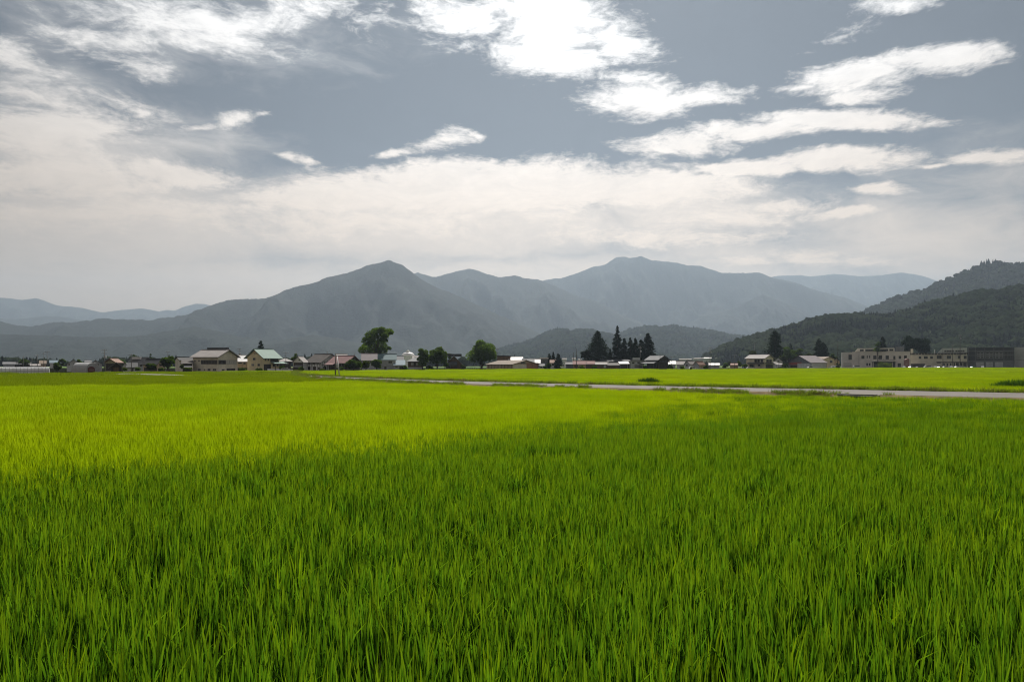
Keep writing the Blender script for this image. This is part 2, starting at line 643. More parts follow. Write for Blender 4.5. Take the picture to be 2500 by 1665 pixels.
# pale farm track far off to the left
V, Q = [], []
tr = spline([(-128, 192), (-110, 177), (-94.5, 163), (-68.3, 140.5), (-58, 132)], 40)
pz = np.interp(tr[:, 0], [-112, -96, -92, -69, -66, -58], [.1, .2, .62, .62, .2, .1])
for i in range(40):
    t = tr[min(i + 1, 39)] - tr[max(i - 1, 0)]
    nrm = np.array([-t[1], t[0]]) / np.linalg.norm(t)
    V += [(*(tr[i] - nrm * 1.1), 0), (*(tr[i] - nrm * .75), pz[i]), (*(tr[i] + nrm * .75), pz[i]), (*(tr[i] + nrm * 1.1), 0)]
    if i:
        for k in range(3):
            Q.append((4 * i - 4 + k, 4 * i - 3 + k, 4 * i + 1 + k, 4 * i + k))
tag(np_mesh('path', V, Q, pbr('pale_gravel', (0.30, 0.28, 0.24), 0.95, 0.25, 1.0)), 'pale gravel farm track between far paddies', kind='structure')


# ---- mountains and hills
def forest_material(name, a, b2, scale, bump, scree=None):
    m = bpy.data.materials.new(name)
    m.use_nodes = True
    g = NT(m.node_tree)
    b = g.n['Principled BSDF']
    p = g.new('ShaderNodeNewGeometry').outputs['Position']
    n1 = g.noise(p, scale, 6, 0.65)
    n2 = g.noise(p, scale * 9, 4, 0.7)
    n3 = g.noise(p, scale * 0.22, 4, 0.6)
    c = g.mix(g.smooth(n1, 0.35, 0.65), (*a, 1), (*b2, 1))
    c = g.mix(g.smooth(n2, 0.35, 0.75, 0, 0.6), c, tuple(x * 1.7 for x in b2) + (1,))
    c = g.mix(g.smooth(n3, 0.5, 0.62, 0, 0.5), c, tuple(x * 0.6 for x in a) + (1,))
    if scree:
        sp = g.new('ShaderNodeMapping')
        sp.inputs[3].default_value = (1, 1, 0.35)
        g.l.new(p, sp.inputs[0])
        n4 = g.noise(sp.outputs[0], scale * 1.6, 6, 0.7)
        c = g.mix(g.smooth(n4, 0.70, 0.76, 0, 0.8), c, (*scree, 1))
    g.l.new(c, b.inputs['Base Color'])
    b.inputs['Roughness'].default_value = 0.95
    b.inputs['Specular IOR Level'].default_value = 0.08
    bp = g.new('ShaderNodeBump')
    bp.inputs['Strength'].default_value = 0.8
    bp.inputs['Distance'].default_value = bump
    g.l.new(n2, bp.inputs['Height'])
    g.l.new(bp.outputs[0], b.inputs['Normal'])
    return m


RIDGE_OUT = {}


def ridge(name, prof, d, front, back, mat, label, seed, jag=0.0, drop=0.0, spur=0.30, nx=360, nf=44, nb=10):
    """a forested ridge: crest line from the photograph set at its own distance, with slopes and spurs in depth"""
    P = np.array(prof, float)
    px = np.linspace(P[0, 0], P[-1, 0], nx)
    py = np.interp(px, P[:, 0], P[:, 1])
    k = np.ones(5) / 5
    pys = np.convolve(np.pad(py, 2, 'edge'), k, 'valid')
    X = (px - 1250) / F * d
    Z = np.maximum(H + (HOR - pys) * d / F - drop, 2.0)
    Z = Z + jag * (fbm(px * .09, px * 0 + seed, seed, 4, .6) - .5) * 2
    t = np.concatenate([-np.linspace(1, 0, nf) ** 1.05, np.linspace(0, 1, nb + 1)[1:]])
    T, XX = np.meshgrid(t, X, indexing='xy')
    ZZ = np.repeat(Z[:, None], len(t), 1)
    Y = d + np.where(T < 0, T * front, T * back)
    a = np.abs(T)
    sc = 1.0 / (front * .42)
    rn1 = 1 - 2 * np.abs(fbm(XX * sc + T * .5, Y * sc * .45, seed + 11, 4, .5) - .5) * 2
    rn2 = .5 - np.abs(fbm(XX * sc * 3.2, Y * sc * 2.2, seed + 23, 5, .6) - .5) * 3
    fall = (1 - a) ** 1.15
    ZZ = ZZ * fall + ZZ * (spur * (rn1 - .55) + spur * .28 * rn2) * np.clip(a * 3.2, 0, 1) * np.clip((1 - a) * 2.2, 0, 1)
    ZZ = ZZ * np.clip((1 - a) * 40, 0, 1) - 3.0 * (a > .999)
    # ease the two ends into the plain
    e = np.clip(np.minimum(np.arange(nx), np.arange(nx)[::-1]) / (nx * .03), 0, 1)[:, None]
    ZZ = np.maximum(ZZ, -0.5) * np.maximum(e, .05)
    Vv = np.stack([XX, Y, ZZ], -1).reshape(-1, 3)
    m = len(t)
    I = (np.arange(nx - 1)[:, None] * m + np.arange(m - 1)[None]).ravel()
    o = np_mesh(name, Vv, np.stack([I, I + m, I + m + 1, I + 1], 1), mat, smooth=True)
    RIDGE_OUT[label] = (XX, Y, ZZ)
    return tag(o, label, kind='structure')


MFAR = forest_material('far_forest', (0.005, 0.008, 0.005), (0.009, 0.014, 0.008), 0.007, 14.0, (0.22, 0.20, 0.18))
MHILL = forest_material('hill_floor', (0.02, 0.03, 0.012), (0.035, 0.05, 0.018), 0.03, 3.0)
ridge('mountain', [(-260, 760), (-120, 768), (0, 785), (42, 795), (80, 797), (122, 788), (175, 787), (212, 783), (255, 778), (297, 779), (361, 782), (398, 776), (446, 771), (494, 754), (547, 735), (573, 731), (610, 731), (653, 728), (685, 714), (717, 701), (759, 694), (801, 677), (860, 664), (897, 647), (934, 641), (950, 635), (966, 641), (982, 645), (993, 656), (1006, 666), (1040, 690), (1100, 715), (1160, 742), (1221, 770), (1300, 805), (1380, 850), (1430, 886)],
      4350, 1000, 750, MFAR, 'grey green mountain with a small pointed summit left of the centre', 1, jag=7, nx=640, nf=60)
ridge('mountain', [(-240, 800), (0, 815), (200, 822), (330, 822), (420, 806), (470, 798), (520, 806), (600, 825), (680, 832), (760, 818), (830, 826), (900, 845), (980, 862), (1060, 884)],
      3250, 600, 420, MFAR, 'low dark foothill in front of the pointed mountain', 31, jag=5, nx=420)
ridge('mountain', [(900, 720), (980, 672), (1019, 666), (1061, 677), (1104, 665), (1141, 657), (1157, 657), (1189, 669), (1215, 677), (1261, 673), (1282, 680), (1314, 683), (1327, 686), (1409, 722), (1462, 738), (1515, 767), (1574, 791), (1640, 830), (1720, 884)],
      5900, 1300, 700, MFAR, 'rounded mountain behind the pointed summit with a long slope to the right', 2, jag=6, nx=420)
ridge('mountain', [(1180, 760), (1280, 705), (1327, 686), (1345, 681), (1377, 678), (1425, 661), (1446, 652), (1478, 647), (1505, 628), (1526, 626.5), (1539, 631), (1566, 625), (1590, 636), (1643, 640), (1685, 649), (1712, 649), (1759, 666), (1807, 667), (1855, 665), (1876, 674), (1892, 680), (1935, 688), (1993, 709), (2062, 726), (2120, 749), (2200, 790), (2280, 830), (2370, 885)],
      7100, 1200, 900, MFAR, 'tall broad mountain with a twin peaked summit', 3, jag=7, nx=480)
ridge('mountain', [(1600, 850), (1660, 800), (1717, 772), (1781, 754), (1862, 719), (1945, 751), (2040, 800), (2100, 840), (2160, 880)],
      6350, 700, 500, MFAR, 'blunt spur at the right foot of the twin peaked mountain', 4, jag=6)
ridge('mountain', [(1780, 700), (1850, 682), (1908, 673), (1951, 672), (1982, 675), (2041, 669), (2099, 675), (2152, 672), (2200, 665), (2221, 668), (2258, 675), (2285, 685), (2400, 715), (2600, 760), (2800, 800)],
      9300, 1100, 750, MFAR, 'palest mountain range on the right, level and far away', 5, jag=6)
ridge('mountain', [(-420, 742), (-200, 736), (0, 727), (32, 729), (53, 733), (90, 728), (111, 735), (138, 746), (196, 751), (228, 758), (249, 763), (297, 757), (345, 753), (382, 759), (419, 769), (500, 800), (600, 850)],
      9100, 1100, 900, MFAR, 'pale distant mountain range at the left edge', 6, jag=5)
ridge('mountain', [(300, 800), (370, 768), (393, 759), (409, 756), (425, 759), (451, 748), (478, 742), (504, 743), (600, 770), (760, 830)],
      9300, 700, 600, MFAR, 'faintest far peak seen over the left shoulder of the pointed mountain', 7, jag=5, nx=200)
ridge('mountain', [(-420, 790), (-150, 780), (0, 778), (53, 779), (106, 772), (149, 774), (212, 783), (330, 800), (450, 840)],
      7500, 1000, 800, MFAR, 'middle distance range low at the left edge', 8, jag=5, nx=240)
ridge('hill', [(1170, 876), (1221, 849), (1251, 841), (1276, 837), (1305, 825), (1323, 814), (1344, 807), (1365, 802), (1381, 802), (1392, 807), (1419, 801), (1439, 804), (1465, 809), (1494, 815), (1540, 830), (1600, 855), (1660, 884)],
      3000, 820, 480, MHILL, 'low wooded hill behind the conifers, left hump', 9, drop=12, spur=.2)
ridge('hill', [(1440, 880), (1480, 835), (1519, 809), (1554, 798), (1581, 794), (1599, 795), (1624, 796), (1640, 791), (1654, 796), (1685, 801), (1738, 807), (1774, 815), (1810, 818), (1900, 845), (1980, 884)],
      3350, 820, 480, MHILL, 'low wooded hill behind the conifers, right hump', 10, drop=12, spur=.2)
ridge('hill', [(1700, 884), (1745, 859), (1758, 848), (1792, 834), (1827, 821), (1872, 810), (1908, 800), (1947, 790), (1976, 778), (2022, 768), (2058, 768), (2091, 768), (2175, 765), (2239, 750), (2264, 736), (2308, 727), (2346, 717), (2371, 712), (2422, 708), (2448, 704), (2500, 690), (2600, 672), (2760, 660), (3000, 690)],
      1250, 440, 350, MHILL, 'nearest wooded hillside rising behind the long beige building', 12, drop=10, spur=.22)
ridge('hill', [(1990, 850), (2060, 790), (2104, 762), (2129, 748), (2162, 733), (2185, 723), (2231, 711), (2262, 702), (2287, 687), (2313, 677), (2346, 662), (2376, 650), (2399, 641), (2415, 636), (2435, 638), (2473, 639), (2500, 640), (2600, 646), (2800, 690)],
      2500, 750, 600, MHILL, 'higher wooded hill at the right edge behind the nearest hillside', 13, drop=11, spur=.2)


# ---- woods on the hills: far-off masses of crowns
def blob_tree(name, mat, r, h, seed, conifer=False):
    rng = np.random.default_rng(seed)
    bm = bmesh.new()
    bmesh.ops.create_icosphere(bm, subdivisions=3, radius=1.0)
    V = np.array([v.co[:] for v in bm.verts])
    Fc = np.array([[v.index for v in f.verts] for f in bm.faces])
    bm.free()
    n = fbm(V[:, 0] * 3.0 + seed * 3.1, V[:, 1] * 3.0 + V[:, 2] * 2.6, seed, 4, .7)
    V = V * (0.45 + 1.1 * n)[:, None] + rng.normal(0, .07, V.shape)
    if conifer:
        u = np.clip((V[:, 2] + 1) / 2, 0, 1)
        w = (1.06 - u) * (0.85 + .25 * np.sin(u * 26))
        L = np.hypot(V[:, 0], V[:, 1]) + 1e-6
        V[:, 0] *= r * w / np.maximum(L, .35)
        V[:, 1] *= r * w / np.maximum(L, .35)
        V[:, 2] = u * h
    else:
        V[:, :2] *= r
        V[:, 2] = (V[:, 2] * .5 + .45) * h
    return np_mesh(name, V, Fc, mat, link=False)


FOREST_LEAF = leafmat('hill_leaves', (0.014, 0.022, 0.010), (0.02, 0.032, 0.007), .3, .65, patch=(0.013, .8, (0.034, 0.045, 0.019), (0.03, 0.045, 0.012)))
FOREST_DARK = leafmat('cedar_leaves', (0.009, 0.014, 0.009), (0.009, 0.016, 0.006), .15, .4)


def wood(name, key, n, tree_h, conif, label, seed, ridgeline=0):
    rng = np.random.default_rng(seed)
    XX, Y, ZZ = RIDGE_OUT[key]
    nx, nt = XX.shape
    nf = 46
    u = rng.uniform(1, nx - 2.01, n)
    v = rng.uniform(2, nf - 1.01, n)
    if ridgeline:
        u = np.concatenate([u, rng.uniform(1, nx - 2.01, ridgeline)])
        v = np.concatenate([v, rng.uniform(40, 44.5, ridgeline)])
    i, j = u.astype(int), v.astype(int)
    a, b = u - i, v - j
    def s(A):
        return (A[i, j] * (1 - a) + A[i + 1, j] * a) * (1 - b) + (A[i, j + 1] * (1 - a) + A[i + 1, j + 1] * a) * b
    pts = np.stack([s(XX), s(Y), s(ZZ)], 1)
    pts = pts[pts[:, 2] > 1.0]
    m = len(pts)
    cn = fbm(pts[:, 0] / 60, pts[:, 1] / 60, seed + 5, 3) + rng.normal(0, .05, m)
    isc = cn > np.quantile(cn, 1 - conif)
    sc = rng.uniform(.5, 1.25, m) ** 1.0 * tree_h * (.7 + .75 * fbm(pts[:, 0] / 25, pts[:, 1] / 25, seed + 9, 3))
    idx = np.where(isc, 3 + rng.integers(0, 2, m), rng.integers(0, 3, m))
    pts[:, 2] -= sc * .12
    rot = np.zeros((m, 3))
    rot[:, 2] = rng.uniform(0, 6.28, m)
    ws = rng.uniform(.8, 1.25, m)
    scl = np.stack([sc * ws, sc * ws, sc], 1)
    ts = [blob_tree(f'broad_{name}_{k}', FOREST_LEAF, .52, 1.0, seed * 7 + k) for k in range(3)] + [blob_tree(f'conifer_{name}_{k}', FOREST_DARK, .33, 1.3, seed * 7 + 4 + k, True) for k in range(2)]
    instancer(name, pts, rot, scl, idx, ts, label, 'wood')


wood('woodland', 'nearest wooded hillside rising behind the long beige building', 15000, 11, .22, 'mixed trees covering the nearest hillside behind the beige building', 1, 500)
wood('woodland', 'higher wooded hill at the right edge behind the nearest hillside', 9500, 13, .2, 'trees covering the higher hill at the right edge', 2, 400)
wood('woodland', 'low wooded hill behind the conifers, left hump', 7500, 14, .15, 'trees covering the left hump of the low hill behind the conifers', 3, 250)
wood('woodland', 'low wooded hill behind the conifers, right hump', 7500, 14.5, .15, 'trees covering the right hump of the low hill behind the conifers', 4, 250)

# low belt of trees across the plain on the left and centre
rng = np.random.default_rng(77)
n = 1500
px = rng.uniform(-160, 1330, n)
dd = rng.uniform(760, 1150, n)
keep = fbm(px / 70, dd / 300, 5, 3) + rng.normal(0, .06, n) > .42
px, dd = px[keep], dd[keep]
n = len(px)
sc = rng.uniform(6, 11.5, n) * (0.8 + .5 * fbm(px / 60, px * 0, 9, 3))
ts = [blob_tree(f'belt_{k}', FOREST_DARK if k == 2 else FOREST_LEAF, .5 if k < 2 else .34, 1.0 if k < 2 else 1.15, 91 + k, k == 2) for k in range(3)]
instancer('tree_belt', np.stack([xat(px, dd), dd, np.full(n, -.5)], 1), np.stack([0 * px, 0 * px, rng.uniform(0, 6.28, n)], 1), np.stack([sc, sc, sc], 1), rng.integers(0, 3, n), ts,
          'long low belt of trees on the plain at the foot of the left mountains', 'wood')

# ---- the air of a hot humid day
hz = MB().box(-9400, 9400, -450, 10200, -4.5, 1270)
hm = bpy.data.materials.new('humid_air')
hm.use_nodes = True
g = NT(hm.node_tree)
g.n.remove(g.n['Principled BSDF'])
pv = g.new('ShaderNodeVolumePrincipled')
pv.inputs['Color'].default_value = (0.665, 0.82, 1.0, 1)
pv.inputs['Density'].default_value = 7.1e-5
pv.inputs['Anisotropy'].default_value = 0.5
g.l.new(pv.outputs[0], g.n['Material Output'].inputs['Volume'])
tag(hz.build('haze', hm), 'pale summer haze over the valley', 'haze', kind='stuff')


# ================================================================== RICE
BND = np.array([(-60, -26), (-40, -9.5)] + [gp(x, y, RT)[:2] for x, y in ((0, 1149), (253, 1128), (700, 1092), (1000, 1075), (1221, 1046), (1500, 1021), (1700, 1000), (1850, 980), (2000, 970))] + [(30, 47), (60, 40), (120, 0)])
L1 = np.array([(-160, 29), (-53.9, 71.9), (-38.6, 78), (-22, 91.7), (-12, 100), (40, 140)])
VPX = np.array([(-300, 183), (0, 183), (121, 183), (250, 193), (430, 216), (600, 229), (900, 262), (1180, 319), (1400, 333), (1560, 325), (1700, 305), (1800, 330), (1900, 367), (2100, 407), (2200, 452), (2500, 448), (2900, 448)], float)
VX = (VPX[:, 0] - 1250) / F * VPX[:, 1]
bnd = lambda x: np.interp(x, BND[:, 0], BND[:, 1])
l1 = lambda x: np.interp(x, L1[:, 0], L1[:, 1])


def vil(x, y):
    """distance limit of the paddies in the direction of (x, y)"""
    return np.interp(1250 + x / np.maximum(y, 1) * F, VPX[:, 0], VPX[:, 1])


def dv(px):
    return float(np.interp(px, VPX[:, 0], VPX[:, 1]))


def blades(n, size, hmin, hmax, w, segs, seed, lean=.16, tufts=0, spread=.035, bendk=1.0):
    """upright leaf blades as tapered curved ribbons; tufts>0 groups them into hills of stems"""
    rng = np.random.default_rng(seed)
    if tufts:
        k = int(math.ceil(math.sqrt(tufts)))
        gx, gy = np.meshgrid((np.arange(k) + .5) / k - .5, (np.arange(k) + .5) / k - .5)
        c = np.stack([gx.ravel(), gy.ravel()], 1) * size + rng.normal(0, size / k * .22, (k * k, 2))
        ti = rng.integers(0, len(c), n)
        base = c[ti] + rng.normal(0, spread, (n, 2))
        th = rng.uniform(.84, 1.08, len(c))[ti]
    else:
        base = rng.normal(0, spread, (n, 2))
        ti = np.zeros(n, int)
        c = np.zeros((1, 2))
        th = np.ones(n)
    out = base - c[ti]
    az = np.where(rng.random(n) < .65, np.arctan2(out[:, 1], out[:, 0]), rng.uniform(0, 6.28, n)) + rng.normal(0, .5, n)
    hh = rng.uniform(hmin, hmax, n) * th
    ln = np.abs(rng.normal(lean, lean * .7, n))
    bend = np.where(rng.random(n) < .07, rng.uniform(.15, .6, n), np.abs(rng.normal(.04, .05, n))) * bendk
    fa = rng.uniform(0, 6.28, n)
    ww = w * rng.uniform(.6, 1.25, n)
    u = np.linspace(0, 1, segs + 1)
    prof = np.interp(u, [0, .35, .75, 1], [.55, 1, .72, .04])
    dirx, diry = np.cos(az), np.sin(az)
    V = np.zeros((n, segs + 1, 2, 3))
    for s, uu in enumerate(u):
        rr = hh * (ln * uu + bend * uu ** 3)
        z = hh * (uu - .28 * bend * uu ** 3)
        cx, cyy = base[:, 0] + dirx * rr, base[:, 1] + diry * rr
        tw = fa + uu * .7
        for e, sg in enumerate((-1, 1)):
            V[:, s, e, 0] = cx + np.cos(tw) * ww * prof[s] * .5 * sg
            V[:, s, e, 1] = cyy + np.sin(tw) * ww * prof[s] * .5 * sg
            V[:, s, e, 2] = z
    m = (segs + 1) * 2
    I = (np.arange(n)[:, None] * m + np.arange(segs)[None] * 2).ravel()
    return V.reshape(-1, 3), np.stack([I, I + 1, I + 3, I + 2], 1)


def rice_templates(prefix, mat, kind, seeds, hs=1.0):
    ts = []
    for s in seeds:
        if kind == 'tuft':
            V, Q = blades(16, 0, .34 * hs, .68 * hs, .0195, 4, s, .065, 0, .028)
        elif kind == 'metre':
            V, Q = blades(560, 1.0, .38 * hs, .66 * hs, .0155, 3, s, .075, 30, .032)
        elif kind == 'three':
            V, Q = blades(1700, 3.0, .42 * hs, .64 * hs, .030, 2, s, .07, 120, .06)
        else:
            V, Q = blades(1500, 9.0, .46 * hs, .63 * hs, .09, 2, s, .07, 400, .16)
        ts.append(np_mesh(f'{prefix}_{kind}_{s}', V, Q, mat, link=False))
    return ts


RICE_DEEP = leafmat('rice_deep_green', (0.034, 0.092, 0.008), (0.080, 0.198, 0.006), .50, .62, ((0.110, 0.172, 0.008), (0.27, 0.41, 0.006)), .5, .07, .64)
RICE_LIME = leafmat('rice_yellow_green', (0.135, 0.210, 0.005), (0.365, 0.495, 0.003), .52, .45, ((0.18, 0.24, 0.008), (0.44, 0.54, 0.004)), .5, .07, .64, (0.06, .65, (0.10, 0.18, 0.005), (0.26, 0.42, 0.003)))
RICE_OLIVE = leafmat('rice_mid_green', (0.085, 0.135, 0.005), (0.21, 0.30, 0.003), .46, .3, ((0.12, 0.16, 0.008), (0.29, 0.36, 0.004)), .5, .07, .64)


def in_view(x, y, m=1.12, pad=5):
    return (np.abs(x) < .75 * y * m + pad) & (y > 1.5)


def scatter(name, step, dmin, dmax, test, templates, label, seed, jit=.3, zs=1.0, split=0):
    rng = np.random.default_rng(seed)
    w = .84 * dmax + 8
    gx, gy = np.meshgrid(np.arange(-w, w, step), np.arange(max(dmin * .7, 1.0), dmax + step, step))
    x = gx.ravel() + rng.uniform(-jit, jit, gx.size) * step
    y = gy.ravel() + rng.uniform(-jit, jit, gx.size) * step
    r = np.hypot(x * .45, y)
    k = (r >= dmin) & (r < dmax) & in_view(x, y)
    x, y = x[k], y[k]
    k = test(x, y)
    x, y = x[k], y[k]
    if step < .3 and 'deep' in label:      # thin spots where the wet soil shows dark between the plants
        k = fbm(x / .55, y / .8, 71, 2) + rng.normal(0, .05, len(x)) > .27
        x, y = x[k], y[k]
    n = len(x)
    hn = fbm(x / 6.0, y / 9.0, 7, 3)
    hn2 = fbm(x / 1.3, y / 1.3, 8, 2)
    sz = zs * (.74 + .34 * hn + .22 * hn2)
    rot = np.zeros((n, 3))
    rot[:, 0] = (fbm(x / 3.1, y / 3.1, 21, 2) - .5) * .12
    rot[:, 1] = (fbm(x / 2.7, y / 2.7, 22, 2) - .5) * .14
    rot[:, 2] = rng.uniform(0, 6.283, n)
    sx = rng.uniform(.95, 1.15, n)
    idx = rng.integers(0, len(templates), n)
    if split:          # the last templates are lighter plants that thin out away from the plot edge
        p = np.clip(1 - (bnd(x) - y) / np.interp(x, [-10, 5, 20], [7, 12, 22]), 0, 1) * .28 + .03
        idx = np.where(rng.random(n) < p, rng.integers(split, len(templates), n), rng.integers(0, split, n))
    return instancer(name, np.stack([x, y, np.zeros(n)], 1), rot, np.stack([sx, sx, sz], 1), idx, templates, label, 'rice')


jn = lambda x, y: (fbm(x / 1.6, y / 1.6, 41, 3) - .5) * 1.4 + np.clip((x - 2) * .16, 0, 5) * (fbm(x / 3, y / 3, 44, 3) - .5) * 4
CUL = np.array(gp(2103, 962.3, .6)[:2]) + np.array([-.9, -1.15])
margin = lambda x: 2.2 + np.interp(x, [6, 13, 24, 30], [0, 1.8, 2.6, 0]) * (.4 + 1.2 * fbm(x / 3, x * 0, 62, 2))
off_cul = lambda x, y: np.hypot(x - CUL[0] + .8, (y - CUL[1] + 1.6) * .8) > 2.4
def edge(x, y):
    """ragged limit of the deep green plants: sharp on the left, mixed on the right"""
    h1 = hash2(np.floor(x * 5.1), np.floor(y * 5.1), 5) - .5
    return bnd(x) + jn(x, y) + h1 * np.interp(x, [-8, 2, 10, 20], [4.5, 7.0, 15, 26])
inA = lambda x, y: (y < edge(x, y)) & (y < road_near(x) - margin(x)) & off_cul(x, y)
GA, GB = np.array(gp(340, 968, RT)[:2]), np.array(gp(1060, 945, RT)[:2])
def gapline(x, y):
    """narrow missing rows running across the bright paddy"""
    t = (GB - GA) / np.linalg.norm(GB - GA)
    dist = np.abs((x - GA[0]) * t[1] - (y - GA[1]) * t[0])
    return dist < .55
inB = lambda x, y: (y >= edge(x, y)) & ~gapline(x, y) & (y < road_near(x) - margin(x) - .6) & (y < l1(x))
inC = lambda x, y: (y > l1(x) + 2.2) & (y < road_near(x) - 2.0) & (x < -15) & (y < vil(x, y)) & (np.abs((x + 94.5) * .655 + (y - 163) * .756) > 2.4)
inD = lambda x, y: (y > road_far(x) + 2.6) & (y < vil(x, y)) & ~((x < -60) & (y < 175))
def spread(t, templates_step):
    pass


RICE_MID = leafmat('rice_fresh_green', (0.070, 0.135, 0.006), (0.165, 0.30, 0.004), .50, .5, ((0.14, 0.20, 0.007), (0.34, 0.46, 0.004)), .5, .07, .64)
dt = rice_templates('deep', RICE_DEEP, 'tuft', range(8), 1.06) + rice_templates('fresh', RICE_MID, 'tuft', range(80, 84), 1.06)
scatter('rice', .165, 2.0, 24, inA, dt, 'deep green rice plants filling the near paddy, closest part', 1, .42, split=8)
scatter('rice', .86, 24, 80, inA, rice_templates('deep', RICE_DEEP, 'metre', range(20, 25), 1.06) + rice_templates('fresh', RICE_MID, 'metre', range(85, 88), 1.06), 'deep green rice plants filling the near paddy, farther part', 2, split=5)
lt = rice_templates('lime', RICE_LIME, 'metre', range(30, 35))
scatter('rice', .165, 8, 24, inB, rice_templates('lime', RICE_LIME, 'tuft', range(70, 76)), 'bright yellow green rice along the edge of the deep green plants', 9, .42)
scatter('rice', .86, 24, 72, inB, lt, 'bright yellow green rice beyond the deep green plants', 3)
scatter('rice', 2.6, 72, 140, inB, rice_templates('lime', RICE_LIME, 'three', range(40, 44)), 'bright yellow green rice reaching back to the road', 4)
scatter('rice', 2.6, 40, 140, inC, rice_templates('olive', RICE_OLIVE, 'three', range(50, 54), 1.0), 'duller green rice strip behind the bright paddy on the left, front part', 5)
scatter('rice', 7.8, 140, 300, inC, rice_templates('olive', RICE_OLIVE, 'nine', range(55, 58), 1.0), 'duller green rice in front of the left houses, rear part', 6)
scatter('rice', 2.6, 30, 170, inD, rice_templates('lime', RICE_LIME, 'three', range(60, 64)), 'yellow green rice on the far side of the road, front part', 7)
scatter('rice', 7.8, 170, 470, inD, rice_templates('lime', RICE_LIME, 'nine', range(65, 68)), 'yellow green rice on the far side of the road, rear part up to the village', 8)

# wet soil under the plants
V = [(-400, -60, .004), (330, -60, .004), (330, 500, .004), (-400, 500, .004)]
tag(mesh_obj('paddy_floor', V, [(0, 1, 2, 3)], MUD), 'dark wet soil under the rice', kind='structure')

# weeds along both road edges
GRASS = leafmat('verge_grass', (0.10, 0.15, 0.02), (0.20, 0.28, 0.02), .42, .45)
GRASS_DRY = leafmat('dry_grass', (0.17, 0.15, 0.045), (0.20, 0.18, 0.05), .3, .4)
gt = []
for s in range(5):
    V, Q = blades(60, 0, .10, .34, .022, 3, 300 + s, .45, 0, .13, 1.6)
    gt.append(np_mesh(f'weed_{s}', V, Q, GRASS_DRY if s == 4 else GRASS, link=False))


def verge(name, line, side, lo, hi, n, seed, label, sc=(.7, 1.5), cover=.35):
    rng = np.random.default_rng(seed)
    L = spline(line, 800)
    i = rng.integers(2, 797, n)
    t = L[i + 1, :2] - L[i - 1, :2]
    nr = np.stack([-t[:, 1], t[:, 0]], 1) / np.linalg.norm(t, axis=1)[:, None] * side
    w = rng.uniform(lo, hi, n)
    p = L[i, :2] + nr * w[:, None] + rng.normal(0, .1, (n, 2))
    k = (fbm(p[:, 0] / 4, p[:, 1] / 4, seed, 3) > cover) & in_view(p[:, 0], p[:, 1])
    p, w = p[k], w[k]
    n = len(p)
    z = .58 * (1 - np.clip(w / 1.7, 0, 1) ** 1.4)
    s = rng.uniform(*sc, n)
    instancer(name, np.stack([p[:, 0], p[:, 1], z], 1), np.stack([w * 0, w * 0, rng.uniform(0, 6.28, n)], 1), np.stack([s, s, s], 1), rng.integers(0, 5, n), gt, label, 'grass')


verge('grass', ROADF, -1, .1, 3.0, 9000, 11, 'rough weeds along the far edge of the road', (.8, 1.7), .2)
verge('grass', ROADN, 1, .0, 2.6, 8000, 12, 'patchy weeds and dry grass along the near edge of the road', (.5, 1.2), .40)

# the culvert mouth in the near bank
cv = empty('culvert', (CUL[0], CUL[1], 0), rad(-38), 'dark square culvert mouth in the near bank of the road', 'culvert')
CONC = pbr('weathered_concrete', (0.22, 0.21, 0.19), .9, .3, 1.5, stain=(0.08, 0.08, 0.06))
MB().box(-1.25, -1.02, -.15, 2.2, 0, .57).build('side_wall', CONC, cv)
MB().box(1.02, 1.25, -.15, 2.2, 0, .57).build('side_wall', CONC, cv)
MB().box(-1.3, 1.3, -.2, .1, .57, .66).build('lintel', CONC, cv)
MB().box(-1.0, 1.0, -.05, 2.1, .012, .53).build('mouth', pbr('culvert_shade', (0.010, 0.010, 0.008), .9), cv)  # solid dark block paints the darkness inside the opening

# taller dark clumps of reeds at the road side of the far paddy
REED = leafmat('reed_leaves', (0.035, 0.075, 0.012), (0.06, 0.13, 0.01), .4, .4)
def reeds(px0, px1, ytop, ybase, label, seed):
    d = (H - .1) * F / (ybase - HOR)
    d = min(d, dv((px0 + px1) / 2) - 5)
    w = (px1 - px0) / F * d
    h = zat(ytop, d) * 1.06
    rng = np.random.default_rng(seed)
    e = empty('reed_clump', (xat((px0 + px1) / 2, d), d, 0), rad(-20), label, 'reeds')
    Vs, Qs, off = [], [], 0
    m = max(16, int(w * 9))
    for k in range(m):
        V, Q = blades(46, 0, h * .6, h * 1.02, .05, 3, seed * 100 + k, .14, 0, .14)
        u = rng.uniform(-.5, .5)
        V = V + np.array([u * w, rng.uniform(-.8, .8), 0])
        V[:, 2] *= 1 - .35 * abs(u * 2) ** 3
        Vs.append(V)
        Qs.append(Q + off)
        off += len(V)
    np_mesh('leaves', np.vstack(Vs), np.vstack(Qs), REED, e)


reeds(1556, 1612, 921, 941, 'small dark clump of reeds in the far paddy just above the road', 1)
reeds(2440, 2560, 924, 953, 'tall dark reed clump cut by the right edge of the photo', 3)

# ================================================================== THE VILLAGE
def paint(name, col, **kw):
    return pbr(name, col, **kw)


